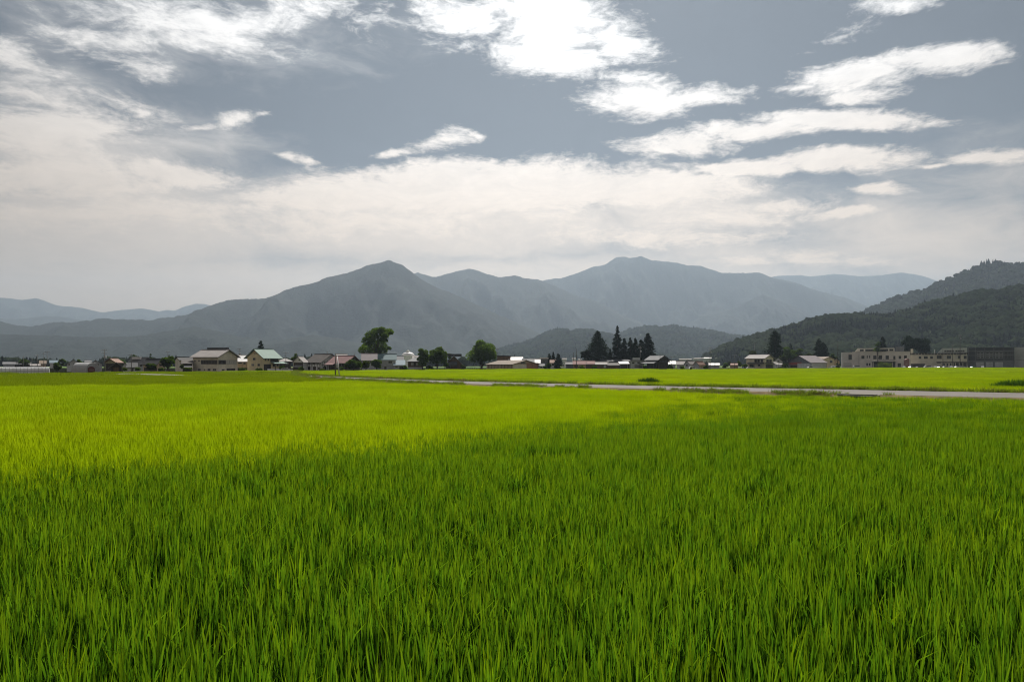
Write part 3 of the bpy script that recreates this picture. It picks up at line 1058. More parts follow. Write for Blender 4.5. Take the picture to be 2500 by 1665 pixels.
W_CREAM = paint('cream_render', (0.70, 0.64, 0.51), rough=.85, var=.14, scale=.5, stain=(0.56, 0.50, 0.39))
W_YELLOW = paint('yellow_render', (0.70, 0.60, 0.38), rough=.85, var=.14, scale=.5, stain=(0.56, 0.47, 0.29))
W_WHITE = paint('white_render', (0.800, 0.800, 0.796), rough=.8, var=.12, scale=.5, stain=(0.621, 0.608, 0.567))
W_GREY = paint('grey_siding', (0.405, 0.419, 0.432), rough=.8, var=.16, scale=.6, stain=(0.284, 0.284, 0.284))
W_PALE = paint('pale_grey_siding', (0.567, 0.581, 0.581), rough=.8, var=.14, scale=.6, stain=(0.405, 0.405, 0.392))
W_TAN = paint('tan_boards', (0.459, 0.351, 0.230), rough=.85, var=.25, scale=.8, stretch=(3, 3, .4), stain=(0.270, 0.189, 0.121))
W_BROWN = paint('brown_boards', (0.13, 0.085, 0.05), rough=.85, var=.3, scale=.8, stretch=(3, 3, .4), stain=(0.07, 0.05, 0.03))
W_DARK = paint('dark_boards_and_shade', (0.045, 0.036, 0.028), rough=.85, var=.35, scale=.8, stretch=(3, 3, .4))  # dark timber; also colours the painted shade of open bays and recesses
W_OLIVE = paint('olive_boards', (0.297, 0.284, 0.162), rough=.85, var=.25, scale=.8, stretch=(3, 3, .4), stain=(0.162, 0.149, 0.081))
W_BRICK = paint('rust_siding', (0.351, 0.176, 0.101), rough=.85, var=.25, scale=.8, stain=(0.203, 0.121, 0.081))
W_SCHOOL = paint('beige_tile_wall', (0.66, 0.61, 0.55), rough=.8, var=.12, scale=.25, stain=(0.55, 0.50, 0.45))
W_SCHOOL2 = paint('olive_beige_wall', (0.54, 0.50, 0.40), rough=.8, var=.14, scale=.25, stain=(0.44, 0.40, 0.31))
W_CHAR = paint('charcoal_panel', (0.026, 0.028, 0.034), rough=.6, var=.2, scale=.4)
W_SLATE = paint('slate_panel', (0.135, 0.142, 0.155), rough=.7, var=.2, scale=.4)
W_RED = paint('dark_red_panel', (0.297, 0.061, 0.047), rough=.6, var=.2, scale=.5)
R_WHITE = paint('white_metal_roof', (0.62, 0.60, 0.59), rough=.48, var=.12, scale=.5, spec=.5, stain=(0.5, 0.46, 0.44))
R_PINKW = paint('faded_pale_roof', (0.270, 0.250, 0.240), rough=.74, spec=.2, var=.12, scale=.5, stain=(0.209, 0.162, 0.151))
R_GREY = paint('grey_metal_roof', (0.145, 0.145, 0.151), rough=.74, spec=.2, var=.15, scale=.5, stain=(0.104, 0.099, 0.099))
R_DGREY = paint('dark_tile_roof', (0.049, 0.049, 0.052), rough=.74, spec=.2, var=.2, scale=.6)
R_BROWN = paint('brown_tile_roof', (0.078, 0.067, 0.061), rough=.74, spec=.2, var=.2, scale=.6)
R_TANB = paint('tan_metal_roof', (0.174, 0.133, 0.099), rough=.74, spec=.2, var=.18, scale=.5, stain=(0.128, 0.087, 0.058))
R_RED = paint('faded_red_roof', (0.174, 0.072, 0.067), rough=.74, spec=.2, var=.18, scale=.5, stain=(0.139, 0.070, 0.064))
R_ROSE = paint('rose_roof', (0.209, 0.122, 0.119), rough=.74, spec=.2, var=.14, scale=.5, stain=(0.174, 0.104, 0.099))
R_SALMON = paint('salmon_roof', (0.244, 0.145, 0.110), rough=.74, spec=.2, var=.14, scale=.5)
R_MINT = paint('mint_green_roof', (0.191, 0.267, 0.232), rough=.74, spec=.2, var=.08, scale=.5, stain=(0.174, 0.244, 0.215))
R_TEAL = paint('teal_roof', (0.087, 0.139, 0.151), rough=.74, spec=.2, var=.12, scale=.5)
R_BLUE = paint('pale_blue_roof', (0.139, 0.186, 0.220), rough=.74, spec=.2, var=.12, scale=.5)
R_MAUVE = paint('mauve_roof', (0.157, 0.136, 0.142), rough=.74, spec=.2, var=.12, scale=.5)
GLASS = paint('window_glass', (0.020, 0.022, 0.024), rough=.25, var=.3, scale=2, spec=.5)
FRAME = paint('window_frame', (0.30, 0.29, 0.27), rough=.5, var=.1)
FRAME_D = paint('dark_frame', (0.05, 0.042, 0.035), rough=.6, var=.2)
BLIND = paint('pale_blind', (0.50, 0.48, 0.43), rough=.8, var=.15, scale=3)
STEEL = paint('galvanised_steel', (0.35, 0.35, 0.35), rough=.5, var=.15, metal=.6)
POLE = paint('concrete_pole', (0.135, 0.13, 0.12), rough=.9, var=.25, scale=2)
POLE_D = paint('tarred_pole', (0.045, 0.038, 0.032), rough=.9, var=.3, scale=2)


class House:
    def __init__(s, name, label, pxl, pxc, pxr, off, ye, yr, ridge='A', th=0, wall=W_CREAM, roof=R_GREY, depth=7.0, over=.45, cat='house', base=0.0, d=None, thick=.14, group=None):
        s.d = d = d if d else dv(pxc) + off
        tc = (pxc - 1250) / F
        s.a = math.atan(tc)
        s.th = th = rad(th) + s.a
        s.sg = sg = 1 if (th - s.a) >= -1e-9 else -1
        s.xc = tc * d
        co, si = math.cos(th), math.sin(th)
        s.co, s.si = co, si
        s.LA = s.sA(pxl if sg > 0 else pxr)
        s.LB = s.sB(pxr if sg > 0 else pxl) if abs(th - s.a) > .02 else depth
        s.LB = min(max(s.LB, 2.0), 60)
        s.ze = zat(ye, d)
        if ridge == 'A':
            s.zr = zat(yr, d + s.LB / 2 * co)
        elif ridge == 'B':
            s.zr = zat(yr, d + sg * s.LA / 2 * si)
        else:
            s.zr = zat(yr, d)
        s.e = empty(name, (s.xc, d, base), -th, label, cat, group)
        s.base = base
        ze, zr = s.ze - base, s.zr - base
        x0, x1 = sorted((0, -sg * s.LA))
        s.x0, s.x1 = x0, x1
        LB = s.LB
        mb = MB()
        t = thick
        if ridge in 'AB':
            if ridge == 'A':
                mb.prism([(0, 0), (LB, 0), (LB, ze), (LB / 2, zr - t * .4), (0, ze)], 'x', x0, x1)
            else:
                mb.prism([(x0, 0), (x1, 0), (x1, ze), ((x0 + x1) / 2, zr - t * .4), (x0, ze)], 'y', 0, LB)
        else:
            mb.box(x0, x1, 0, LB, 0, ze)
        mb.build('wall', wall, s.e)
        rb = MB()
        o = over
        if ridge == 'A':
            k = (zr - ze) / (LB / 2)
            rb.prism([(-o, ze - o * k), (LB / 2, zr), (LB + o, ze - o * k), (LB + o, ze - o * k + t), (LB / 2, zr + t), (-o, ze - o * k + t)], 'x', x0 - o, x1 + o)
            cap = MB().box(x0 - o, x1 + o, LB / 2 - .18, LB / 2 + .18, zr + t - .06, zr + t + .12)
        elif ridge == 'B':
            w = (x1 - x0) / 2
            k = (zr - ze) / w
            xm = (x0 + x1) / 2
            rb.prism([(x0 - o, ze - o * k), (xm, zr), (x1 + o, ze - o * k), (x1 + o, ze - o * k + t), (xm, zr + t), (x0 - o, ze - o * k + t)], 'y', -o, LB + o)
            cap = MB().box(xm - .18, xm + .18, -o, LB + o, zr + t - .06, zr + t + .12)
        elif ridge == 'shed':
            rb.prism([(-o, ze - .02), (LB + o, zr), (LB + o, zr + t), (-o, ze + t)], 'x', x0 - o, x1 + o)
            cap = None
        elif ridge == 'hip':
            xa, xb = (x0 + min(LB / 2, (x1 - x0) * .42), x1 - min(LB / 2, (x1 - x0) * .42))
            c4 = [(x0 - o, -o), (x1 + o, -o), (x1 + o, LB + o), (x0 - o, LB + o)]
            rb.add([(*p, ze - .1) for p in c4] + [(*p, ze + .06) for p in c4] + [(xa, LB / 2, zr), (xb, LB / 2, zr)],
                   [(3, 2, 1, 0), (0, 1, 5, 4), (1, 2, 6, 5), (2, 3, 7, 6), (3, 0, 4, 7), (4, 5, 9, 8), (6, 7, 8, 9), (5, 6, 9), (7, 4, 8)])
            cap = MB().box(xa, xb, LB / 2 - .2, LB / 2 + .2, zr - .06, zr + .16)
        else:                                   # flat roof with a parapet rim
            rb.box(x0 - o, x1 + o, -o, LB + o, ze, ze + max(.15, zr - ze))
            cap = None
        s.roof = rb.build('roof', roof, s.e)
        if cap:
            cap.build('ridge_cap', roof, s.roof)

    def sA(s, px):
        t = (px - 1250) / F
        if s.sg > 0:
            return (s.xc - t * s.d) / (s.co + t * s.si)
        return (t * s.d - s.xc) / (s.co + t * s.si)

    def sB(s, px):
        t = (px - 1250) / F
        den = s.si - t * s.co
        v = (t * s.d - s.xc) / den if abs(den) > 1e-3 else 8.0
        return abs(v)

    def where(s, wall, px, py):
        """distance along a wall and height on it of a photo pixel"""
        if wall == 'A':
            q = s.sA(px)
            Y = s.d + s.sg * q * s.si
        else:
            q = s.sB(px)
            Y = s.d + q * s.co
        return q, zat(py, Y) - s.base

    def slab(s, wall, q0, q1, z0, z1, out0, out1):
        """box on a wall: q along it, out = distance proud of it"""
        q0, q1 = sorted((q0, q1))
        if wall == 'A':
            return (-s.sg * q0, -s.sg * q1, -out1, -out0, z0, z1)
        return (s.sg * out0, s.sg * out1, q0, q1, z0, z1)

    def win(s, wall, px0, px1, y0, y1, frame=FRAME, pane=GLASS, bars=1, name='window'):
        q0, zt = s.where(wall, px0, y0)
        q1, _ = s.where(wall, px1, y0)
        _, zb = s.where(wall, (px0 + px1) / 2, y1)
        q0, q1 = sorted((q0, q1))
        zb = max(zb, .05)
        L = s.LA if wall == 'A' else s.LB
        q0, q1 = max(q0, .03), min(q1, L - .03)
        if q1 - q0 < .1 or zt - zb < .1:
            return
        f = .09 if q1 - q0 > .5 else .05
        m = MB()
        for a in ((q0, q0 + f, zb, zt), (q1 - f, q1, zb, zt), (q0 + f, q1 - f, zb, zb + f), (q0 + f, q1 - f, zt - f, zt)):
            m.box(*s.slab(wall, *a, -.02, .07))
        for k in range(bars):
            c = q0 + (q1 - q0) * (k + 1) / (bars + 1)
            m.box(*s.slab(wall, c - f * .4, c + f * .4, zb + f, zt - f, -.02, .06))
        fr = m.build(name, frame, s.e)
        MB().box(*s.slab(wall, q0 + f * .5, q1 - f * .5, zb + f * .5, zt - f * .5, -.015, .025)).build('pane', pane, fr)
        return fr

    def panel(s, wall, px0, px1, y0, y1, mat, name='door', out=.05):
        q0, zt = s.where(wall, px0, y0)
        q1, _ = s.where(wall, px1, y0)
        _, zb = s.where(wall, (px0 + px1) / 2, y1)
        L = s.LA if wall == 'A' else s.LB
        q0, q1 = max(min(q0, q1), .02), min(max(q0, q1), L - .02)
        zb = max(zb, .03)
        if q1 > q0 and zt > zb:
            return MB().box(*s.slab(wall, q0, q1, zb, zt, -.02, out)).build(name, mat, s.e)

    def lean(s, wall, px0, px1, y0, y1, dep, mat, name='porch_roof', posts=True):
        """sloping roof fixed to a wall, on posts"""
        q0, zt = s.where(wall, px0, y0)
        q1, _ = s.where(wall, px1, y0)
        zl = zat(y1, s.d - dep) - s.base
        q0, q1 = sorted((q0, q1))
        if wall == 'A':
            a, b = sorted((-s.sg * q0, -s.sg * q1))
            m = MB().prism([(.0, zt), (-dep, zl), (-dep, zl + .12), (.0, zt + .12)], 'x', a, b)
            pp = [(x, y) for x in (a + .2, b - .2) for y in (-dep + .2,)]
        else:
            m = MB().prism([(s.sg * .0, zt), (s.sg * dep, zl), (s.sg * dep, zl + .12), (s.sg * .0, zt + .12)], 'y', q0, q1)
            pp = [(s.sg * (dep - .2), y) for y in (q0 + .2, q1 - .2)]
        o = m.build(name, mat, s.e)
        if posts:
            for x, y in pp:
                MB().box(x - .07, x + .07, y - .07, y + .07, 0, zl).build('post', FRAME_D, s.e)
        return o


def house(*a, **k):
    return House(*a, **k)


def few(h, wall, spec, **k):
    for w in spec:
        h.win(wall, *w, **k)


# ---------------------------------------------------------------- left end: greenhouses and farm buildings
PLASTIC = paint('milky_plastic', (0.80, 0.81, 0.82), rough=.42, var=.10, scale=.6, spec=.5, stain=(0.68, 0.69, 0.68))


def hoop_house(label, pxl, pxc, pxr, d, ytop, th, mat, door=None, straight=.35, ribs=10, depth=5.0):
    """arched tunnel greenhouse; its long side is wall A"""
    h = House.__new__(House)
    tc = (pxc - 1250) / F
    h.d, h.xc, h.a, h.sg, h.base = d, tc * d, math.atan(tc), 1, 0
    h.th = rad(th) + h.a
    h.co, h.si = math.cos(h.th), math.sin(h.th)
    h.LA = h.sA(pxl)
    h.LB = min(h.sB(pxr), 12) if pxr > pxc else depth
    h.e = e = empty('greenhouse', (h.xc, d, 0), -h.th, label, 'greenhouse')
    zt = zat(ytop, d + h.LB / 2)
    zs = zt * straight
    n = 14
    arc = [(0, 0)] + [(h.LB / 2 - h.LB / 2 * math.cos(math.pi * k / n), zs + (zt - zs) * math.sin(math.pi * k / n) ** .8) for k in range(n + 1)] + [(h.LB, 0)]
    MB().prism(arc, 'x', -h.LA, 0).build('cover', mat, e)
    for k in range(ribs + 1):
        x = -h.LA + h.LA * k / ribs
        MB().tube([(x, p[0] * 1.004 - .02 * h.LB / 10, p[1] + .02) for p in arc], [.035] * len(arc), 5, False).build('hoop', STEEL, e)
    MB().box(-h.LA - .02, .02, -.06, -.03, zs * .9, zs * .9 + .14).build('side_rail', STEEL, e)
    if door:
        q0, z = h.where('B', door[0], door[2])
        q1, _ = h.where('B', door[1], door[2])
        q0, q1 = sorted((q0, q1))
        w = q1 - q0
        ar = [(q0, 0.02)] + [(q0 + w / 2 - w / 2 * math.cos(math.pi * k / 10), z * .62 + z * .38 * math.sin(math.pi * k / 10)) for k in range(11)] + [(q1, .02)]
        dr = MB().prism(ar, 'x', .02, .10).build('door', paint('dark_red_door', (0.12, 0.04, 0.035), rough=.7), e)
        MB().box(.10, .13, q0 + w * .15, q1 - w * .15, z * .45, z * .60).build('door_panel', paint('dull_red_panel', (0.20, 0.11, 0.10), rough=.7), dr)
    return e


hoop_house('long low white plastic tunnel greenhouse at the left edge', -80, 120, 121, 187, 896.4, 4, PLASTIC, straight=.45, ribs=22, depth=5.5)
hoop_house('rounded silver greenhouse with a dark red arched door', 175, 211, 243, 199, 885.5, 48, paint('grey_plastic', (0.36, 0.36, 0.36), rough=.45, var=.15, scale=.8, stain=(0.24, 0.22, 0.22)), (214, 231, 894.5), .25, 8)

h = house('house', 'pale grey gabled house behind the small round tree', 163, 196, 196, 62, 889, 878, 'B', 0, W_PALE, R_GREY)
few(h, 'A', [(167, 171, 888, 892), (179, 186, 887, 891.5)])
h = house('house', 'grey gabled house behind the rounded silver greenhouse', 218, 249, 249, 70, 889, 880, 'B', 0, W_GREY, R_GREY)
few(h, 'A', [(226, 231, 888, 892), (237, 242, 888, 892)])
h = house('barn', 'tall barn with an olive gable and faded pink roof', 257, 283, 298, 26, 884.5, 876, 'A', -50, W_OLIVE, R_SALMON, cat='barn')
h.panel('B', 258, 282, 887.5, 905, W_DARK, 'open_bay_shade')  # flat dark panels paint the shade inside the barn's open bays
h.panel('A', 284, 297, 888, 905, W_DARK, 'open_bay_shade')
h = house('shed', 'small dark brown shed with a low grey roof in front of the olive barn', 271, 297, 297, 4, 894.5, 886.2, 'B', 0, W_DARK, R_GREY, depth=4, over=.7, cat='shed')
h.panel('A', 277, 290, 897, 907, W_BROWN, 'door')
h = house('shed', 'small white shed to the right of the dark brown shed', 300, 311, 311, 34, 893, 887, 'B', 0, W_WHITE, R_GREY, depth=4, cat='shed')
h = house('house', 'grey roofed house with a bright white strip along its ridge', 313, 352, 368, 44, 887.5, 873.6, 'A', 32, W_GREY, R_GREY)
rx = MB()
rx.box(h.x0 + 1, h.x1 - 2, h.LB / 2 - 1.3, h.LB / 2 - .2, h.zr - .55, h.zr + .32)
rx.build('ridge_skylight', R_WHITE, h.e)
few(h, 'A', [(318, 323, 890, 895), (330, 336, 890, 895), (342, 347, 890, 895)])
h = house('shed', 'lean-to with a plain grey roof below the white strip ridge', 311, 333, 333, 30, 897.5, 886.5, 'shed', 0, W_PALE, R_DGREY, depth=5, cat='shed')
h.panel('A', 322, 326, 899, 906, W_DARK, 'door')
h = house('house', 'dark roofed house with a small tan gable on its right', 350, 384, 404, 22, 888, 877, 'A', 42, W_TAN, R_DGREY)
few(h, 'B', [(389, 396, 889, 893)], frame=FRAME_D)
h.panel('B', 386, 403, 899.5, 906, W_DARK, 'open_bay_shade')  # shade of the open bays put in as dark panels
h.panel('A', 352, 383, 897, 906, W_DARK, 'open_bay_shade')
h = house('house', 'cream house partly hidden behind the big cream building', 428, 438, 474, 45, 878, 872.5, 'A', -38, W_CREAM, R_DGREY)
few(h, 'A', [(441, 445, 885, 889)])
h = house('shed', 'dark cluttered shed against the left wall of the big cream building', 446, 469, 469, 17, 888.5, 879.5, 'shed', 0, W_DARK, R_BROWN, depth=4, cat='shed')
h.lean('A', 449, 469, 893, 897, 2.2, R_GREY)

# ---------------------------------------------------------------- the two big cream buildings
h = house('hall', 'big cream hall with a pale roof and a long dark window band', 471, 532, 580, 12, 870.6, 855.0, 'A', 41, W_CREAM, R_PINKW, cat='hall', over=.8, thick=.22)
for a, b in ((491, 503), (503, 517), (517, 531)):
    h.win('A', a, b, 879, 889, FRAME_D, GLASS, 1)
for a, b in ((533, 542), (542, 551)):
    h.win('B', a, b, 879, 889, FRAME_D, GLASS, 1)
for a, b in ((552, 560), (560, 569), (569, 577)):
    h.win('B', a, b, 879, 889, FRAME, BLIND, 1)
few(h, 'A', [(474.5, 478, 879, 883), (484, 488, 879, 883), (484, 490, 900, 905), (498, 501, 901, 905), (507, 514, 900, 905), (520, 528, 900, 905)])
few(h, 'B', [(541, 548, 901, 905), (553, 574, 899.5, 905)])
MB().box(h.x0 + 1.5, h.x1 - .6, h.LB / 2 + .2, h.LB / 2 + 1.2, h.zr - .6, h.zr + .95).build('roof_monitor', R_DGREY, h.e)
h = house('house', 'small house with a glaring white roof between the hall and the yellow house', 578, 605, 605, 24, 882, 868, 'A', 0, W_TAN, R_WHITE, depth=8)
few(h, 'A', [(581, 591, 884.5, 888.5), (594, 600, 884.5, 890)])
h.panel('A', 580, 604, 898, 905, paint('hedge_panel', (0.02, 0.035, 0.015), rough=.9), 'low_hedge', .4)

h = house('house', 'tall yellow house with a mint green roof', 604, 643, 682, 12, 871.5, 853.2, 'A', -45, W_YELLOW, R_MINT, over=.95, thick=.2)
few(h, 'B', [(617.5, 624, 873.5, 879.5), (614, 620.5, 888, 894), (629, 634.5, 888, 894), (619.8, 621.6, 860.5, 865), (624.2, 626, 860.5, 865)])
few(h, 'A', [(647, 650, 875.5, 881), (653.5, 656.5, 875.5, 881)], bars=0)
h.panel('A', 660, 680, 873.5, 883.5, W_DARK, 'loggia_shade')  # shade within the loggia drawn as a dark panel
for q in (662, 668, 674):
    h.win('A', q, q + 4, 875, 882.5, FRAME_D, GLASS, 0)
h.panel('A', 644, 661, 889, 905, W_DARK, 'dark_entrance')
h.lean('A', 660, 691, 883.8, 888, 2.4, R_MINT)
few(h, 'A', [(666, 671, 889, 895), (675, 680, 889, 894)])
MB().box(h.x0 + .0, h.x0 + 7, -2.0, -1.9, 0, 1.1).build('low_wall', W_WHITE, h.e)

h = house('house', 'dark house with a faded pink hipped roof right of the mint roof', 682, 710, 710, 34, 882.5, 874.8, 'hip', 0, W_DARK, R_PINKW, depth=8, over=.9)
few(h, 'A', [(688, 694, 885, 890), (699, 705, 885, 890)])
h = house('house', 'little house with a pale gable and a white pink roof slope', 716, 741, 751, 14, 883.5, 871, 'A', -52, W_PALE, R_PINKW)
few(h, 'B', [(729, 733, 877, 880.5)])
h.panel('B', 717, 740, 885, 905, W_DARK, 'dark_ground_floor')
h.lean('B', 722, 740, 892, 897, 1.8, R_GREY)

# ---------------------------------------------------------------- half-timbered house
h = house('house', 'half-timbered white house with a grey brown roof', 747, 784, 832, 8, 883.6, 865.2, 'A', 48, W_WHITE, R_BROWN, over=.7, thick=.2)
for q in np.linspace(748, 783, 10):
    h.panel('A', q, q + .8, 884, 905, W_DARK, 'timber', .06)
h.panel('A', 747.5, 783.5, 888.6, 889.4, W_DARK, 'timber', .07)
for q in np.linspace(786, 830, 8):
    h.panel('B', q, q + .9, 876 + abs(q - 808) * .38, 905, W_DARK, 'timber', .06)
for y in (882.8, 890.8):
    h.panel('B', 785, 831, y, y + .9, W_DARK, 'timber', .07)
h.panel('B', 797, 819, 872.5, 873.6, W_DARK, 'timber', .07)
few(h, 'A', [(752, 758, 884.8, 888.4), (763, 769, 884.8, 888.4), (775, 780, 884.8, 888.4), (752, 758, 895, 903), (765, 772, 895, 904), (776, 782, 896, 903)], frame=FRAME_D)
few(h, 'B', [(789, 796, 895, 904), (800, 806, 884, 889.5), (812, 818, 884, 889.5)], frame=FRAME_D)
MB().tube([(h.x1 - 2, h.LB / 2, h.zr), (h.x1 - 2, h.LB / 2, h.zr + 1.0)], [.12, .12], 6).build('flue', STEEL, h.roof)

# ---------------------------------------------------------------- rose roof, mauve and teal roofs
h = house('house', 'long low house with a rose red roof and dark gable', 803, 846, 879, -3, 884.5, 869, 'A', 40, W_DARK, R_ROSE, over=.7)
few(h, 'A', [(812, 819, 888, 893), (827, 834, 888, 893)])
h.panel('B', 832, 839, 891, 897, W_WHITE, 'white_panel')
h.lean('A', 801, 822, 886, 891, 2.5, R_ROSE)
h = house('house', 'white roofed house seen over the ridge of the rose roof', 823, 846, 846, 44, 873, 864.8, 'A', 0, W_GREY, R_PINKW)
h = house('house', 'house with a mauve roof under the tall spreading tree', 884, 919, 919, 10, 879, 863.4, 'A', 0, W_GREY, R_MAUVE, depth=9)
few(h, 'A', [(889, 896, 882, 887), (903, 911, 882, 887)])
h = house('house', 'grey house with a teal blue roof joined to the mauve one', 917.5, 966, 966, 6, 878, 865.2, 'A', 0, W_GREY, R_TEAL, depth=8)
few(h, 'A', [(948, 957, 881.5, 887), (925, 933, 881.5, 887), (938, 944, 894, 902)])
h.panel('A', 921, 963, 894.2, 895.0, W_DARK, 'skirt_board')
h = house('shed', 'small annex with a pale blue roof right of the teal house', 962.5, 987, 987, 0, 892, 879.6, 'shed', 0, W_GREY, R_BLUE, depth=6, cat='shed')
h.panel('A', 975, 984, 894.5, 902, W_DARK, 'door')
few(h, 'A', [(965, 971, 894.5, 898)])
h = house('house', 'traditional house with dark ridge and white shutters left of the twin trees', 996, 1032, 1032, 4, 882.6, 872.5, 'hip', 0, W_BROWN, R_GREY, depth=9, over=.8)
MB().box(h.x0 + 5, h.x1 - 1, h.LB / 2 - .3, h.LB / 2 + .3, h.zr + .05, h.zr + .55).build('ridge_tiles', R_DGREY, h.roof)
h.win('A', 1003, 1010, 885.5, 892, FRAME_D, BLIND, 1)
h.win('A', 1015, 1022, 885.5, 892, FRAME_D, BLIND, 1)
h.panel('A', 1010.5, 1014.5, 885, 896, W_DARK, 'door')
h.panel('A', 997, 1030, 896.5, 901, W_PALE, 'low_wall', .6)
h = house('house', 'dark gabled house with a bright right roof slope behind the twin trees', 1089, 1127, 1127, 2, 887.5, 869, 'B', 0, W_BROWN, R_PINKW, depth=11, over=.8)
h.lean('A', 1088, 1116, 883.5, 891.5, 3, R_DGREY)
few(h, 'A', [(1094, 1100, 893, 899)])
MB().box((h.x0 + h.x1) / 2 - 4.5, (h.x0 + h.x1) / 2 + 3.5, 4, 4.7, h.zr - .2, h.zr + 1.0).build('smoke_vent', R_DGREY, h.roof)

# far white hall with a stepped round top
e = empty('assembly_hall', (xat(996.5, 680), 680, 0), -math.atan((996.5 - 1250) / F), 'bright white domed hall far off between the tall tree and the twin trees', 'hall')
MB().box(-6.5, 7.0, 0, 14, 0, zat(868, 680)).build('wall', W_WHITE, e)
pr = []
zb, zt = zat(868.5, 680), zat(859.5, 680)
n = 18
V, Q = [], []
for i in range(6):
    t = i / 5
    r = 5.6 * math.cos(t * 1.2)
    for k in range(n):
        a = 2 * math.pi * k / n
        V.append((r * 1.15 * math.cos(a), 7 + r * math.sin(a), zb + (zt - zb) * math.sin(t * 1.35)))
        if i:
            Q.append(((i - 1) * n + k, (i - 1) * n + (k + 1) % n, i * n + (k + 1) % n, i * n + k))
np_mesh('dome', V, Q, R_WHITE, e)
MB().tube([(-.2, 7, zt - .4), (-.2, 7, zat(856, 680)), (-.2, 7, zat(855.5, 680)), (-.2, 7, zat(853, 680))], [2.2, 1.9, .9, .25], 10).build('lantern', R_WHITE, e)

# ---------------------------------------------------------------- centre: brown barn and bright roofs
h = house('barn', 'long brown roofed barn with a pale front gable and rusty side', 1188, 1251, 1315, 3, 889.5, 879.8, 'A', 47, W_TAN, R_TANB, cat='barn', over=.6)
h.panel('B', 1286, 1314, 886, 900, W_BRICK, 'rusty_side')
h.panel('B', 1253, 1285, 890, 900, W_CREAM, 'sliding_door')
few(h, 'B', [(1271, 1283, 884, 888)], bars=3)
for q in np.linspace(1192, 1248, 8):
    h.panel('A', q, q + .7, 890.5, 900, W_BROWN, 'post', .09)
h = house('house', 'dark brown house just behind the big round tree', 1214, 1245, 1245, 28, 870, 868, 'flat', 0, W_BROWN, R_DGREY, depth=8)
h = house('house', 'house with a blinding white roof behind the brown barn', 1242, 1275, 1275, 24, 882.5, 871.5, 'A', 0, W_PALE, R_WHITE, depth=9)
h = house('house', 'grey house with a pale roof just right of the blinding white roof', 1276, 1303, 1303, 20, 884, 876, 'A', 0, W_GREY, R_GREY, depth=8)
h = house('house', 'white roofed house above the rusty end of the barn', 1297, 1318, 1318, 30, 889, 876, 'A', 0, W_TAN, R_WHITE, depth=8)
h = house('house', 'little house with a light roof at the right end of the barn', 1314, 1328, 1328, 10, 893.5, 888, 'A', 0, W_PALE, R_GREY, depth=5)
few(h, 'A', [(1319, 1324, 894.5, 898)])
h = house('house', 'narrow grey two-storey house left of the small conifers', 1320, 1337, 1337, 16, 876, 873, 'flat', 0, W_SLATE, R_WHITE, depth=7)
few(h, 'A', [(1324, 1330, 880, 885), (1324, 1330, 889, 894)])
h = house('house', 'white house with a salmon roof among the small conifers', 1344, 1359, 1359, 12, 885.5, 878.5, 'A', 0, W_WHITE, R_SALMON, depth=6)
few(h, 'A', [(1347, 1352, 887.5, 893), (1354, 1357, 887.5, 893)])
h = house('shed', 'grey shed standing alone by the open green gap', 1382, 1400, 1400, 50, 889, 884, 'A', 0, W_SLATE, R_GREY, depth=6, cat='shed')
h = house('shed', 'tan shed with a faded red roof, right of the two close poles', 1400, 1431, 1431, 6, 889, 881, 'A', 0, W_TAN, R_RED, depth=7, cat='shed')
h.panel('A', 1402, 1411, 891, 898, W_BROWN, 'door')
h = house('shed', 'brown shed with a darker red roof next to the tan red roofed one', 1431.5, 1451, 1451, 8, 888.5, 881.5, 'A', 0, W_BROWN, R_RED, depth=7, cat='shed')
h = house('shed', 'brown shed with a pale grey roof under the widest conifer', 1455, 1484, 1484, 7, 889.5, 884, 'A', 0, W_BROWN, R_PINKW, depth=6, cat='shed')
h.panel('A', 1474, 1480, 891, 898, W_PALE, 'door')
h = house('shed', 'low brown shed with a brown roof left of the bright carport', 1485, 1511, 1511, 5, 891.5, 885.8, 'A', 0, W_BROWN, R_BROWN, depth=6, cat='shed')
h = house('storehouse', 'very long dark storehouse roof running below the conifers', 1446, 1546, 1546, 36, 882.5, 878, 'A', 0, W_DARK, R_DGREY, depth=9, cat='storehouse')
e = empty('carport', (xat(1525, dv(1525) + 6), dv(1525) + 6, 0), 0, 'open carport with a dazzling white roof', 'carport')
dd0 = dv(1525) + 6
z1 = zat(886, dd0)
MB().prism([(0, z1 - .5), (5, z1 + .55), (5, z1 + .67), (0, z1 - .38)], 'x', -2.4, 2.5).build('roof', R_WHITE, e)
for x in (-2.2, 2.3):
    for y in (.2, 4.8):
        MB().box(x - .07, x + .07, y - .07, y + .07, 0, z1 - .45 + y * .2).build('post', STEEL, e)
h = house('house', 'grey two-storey house with a tiny roof room', 1539, 1573, 1573, 3, 881, 879.5, 'flat', 0, W_GREY, R_SLATE if 'R_SLATE' in globals() else R_GREY, depth=9)
MB().box(h.x0 + 1.0, h.x0 + 4.5, 2, 6, h.ze, zat(873, h.d)).build('roof_room', W_GREY, h.e)
few(h, 'A', [(1543, 1549, 884, 887.5), (1556, 1563, 884, 887.5), (1549, 1568, 891, 893.5), (1549, 1568, 895, 897)], frame=FRAME_D)
h = house('house', 'dark timber house with a broad grey two-tier roof', 1579, 1607, 1631, 1, 877, 868.3, 'A', 45, W_DARK, R_GREY, over=1.0)
h.lean('A', 1572, 1607, 882, 887.5, 3.0, R_GREY)
h.lean('B', 1607, 1632, 881, 884.5, 1.6, R_DGREY, posts=False)
few(h, 'A', [(1586, 1592, 890, 896), (1597, 1603, 890, 896)], frame=FRAME_D)

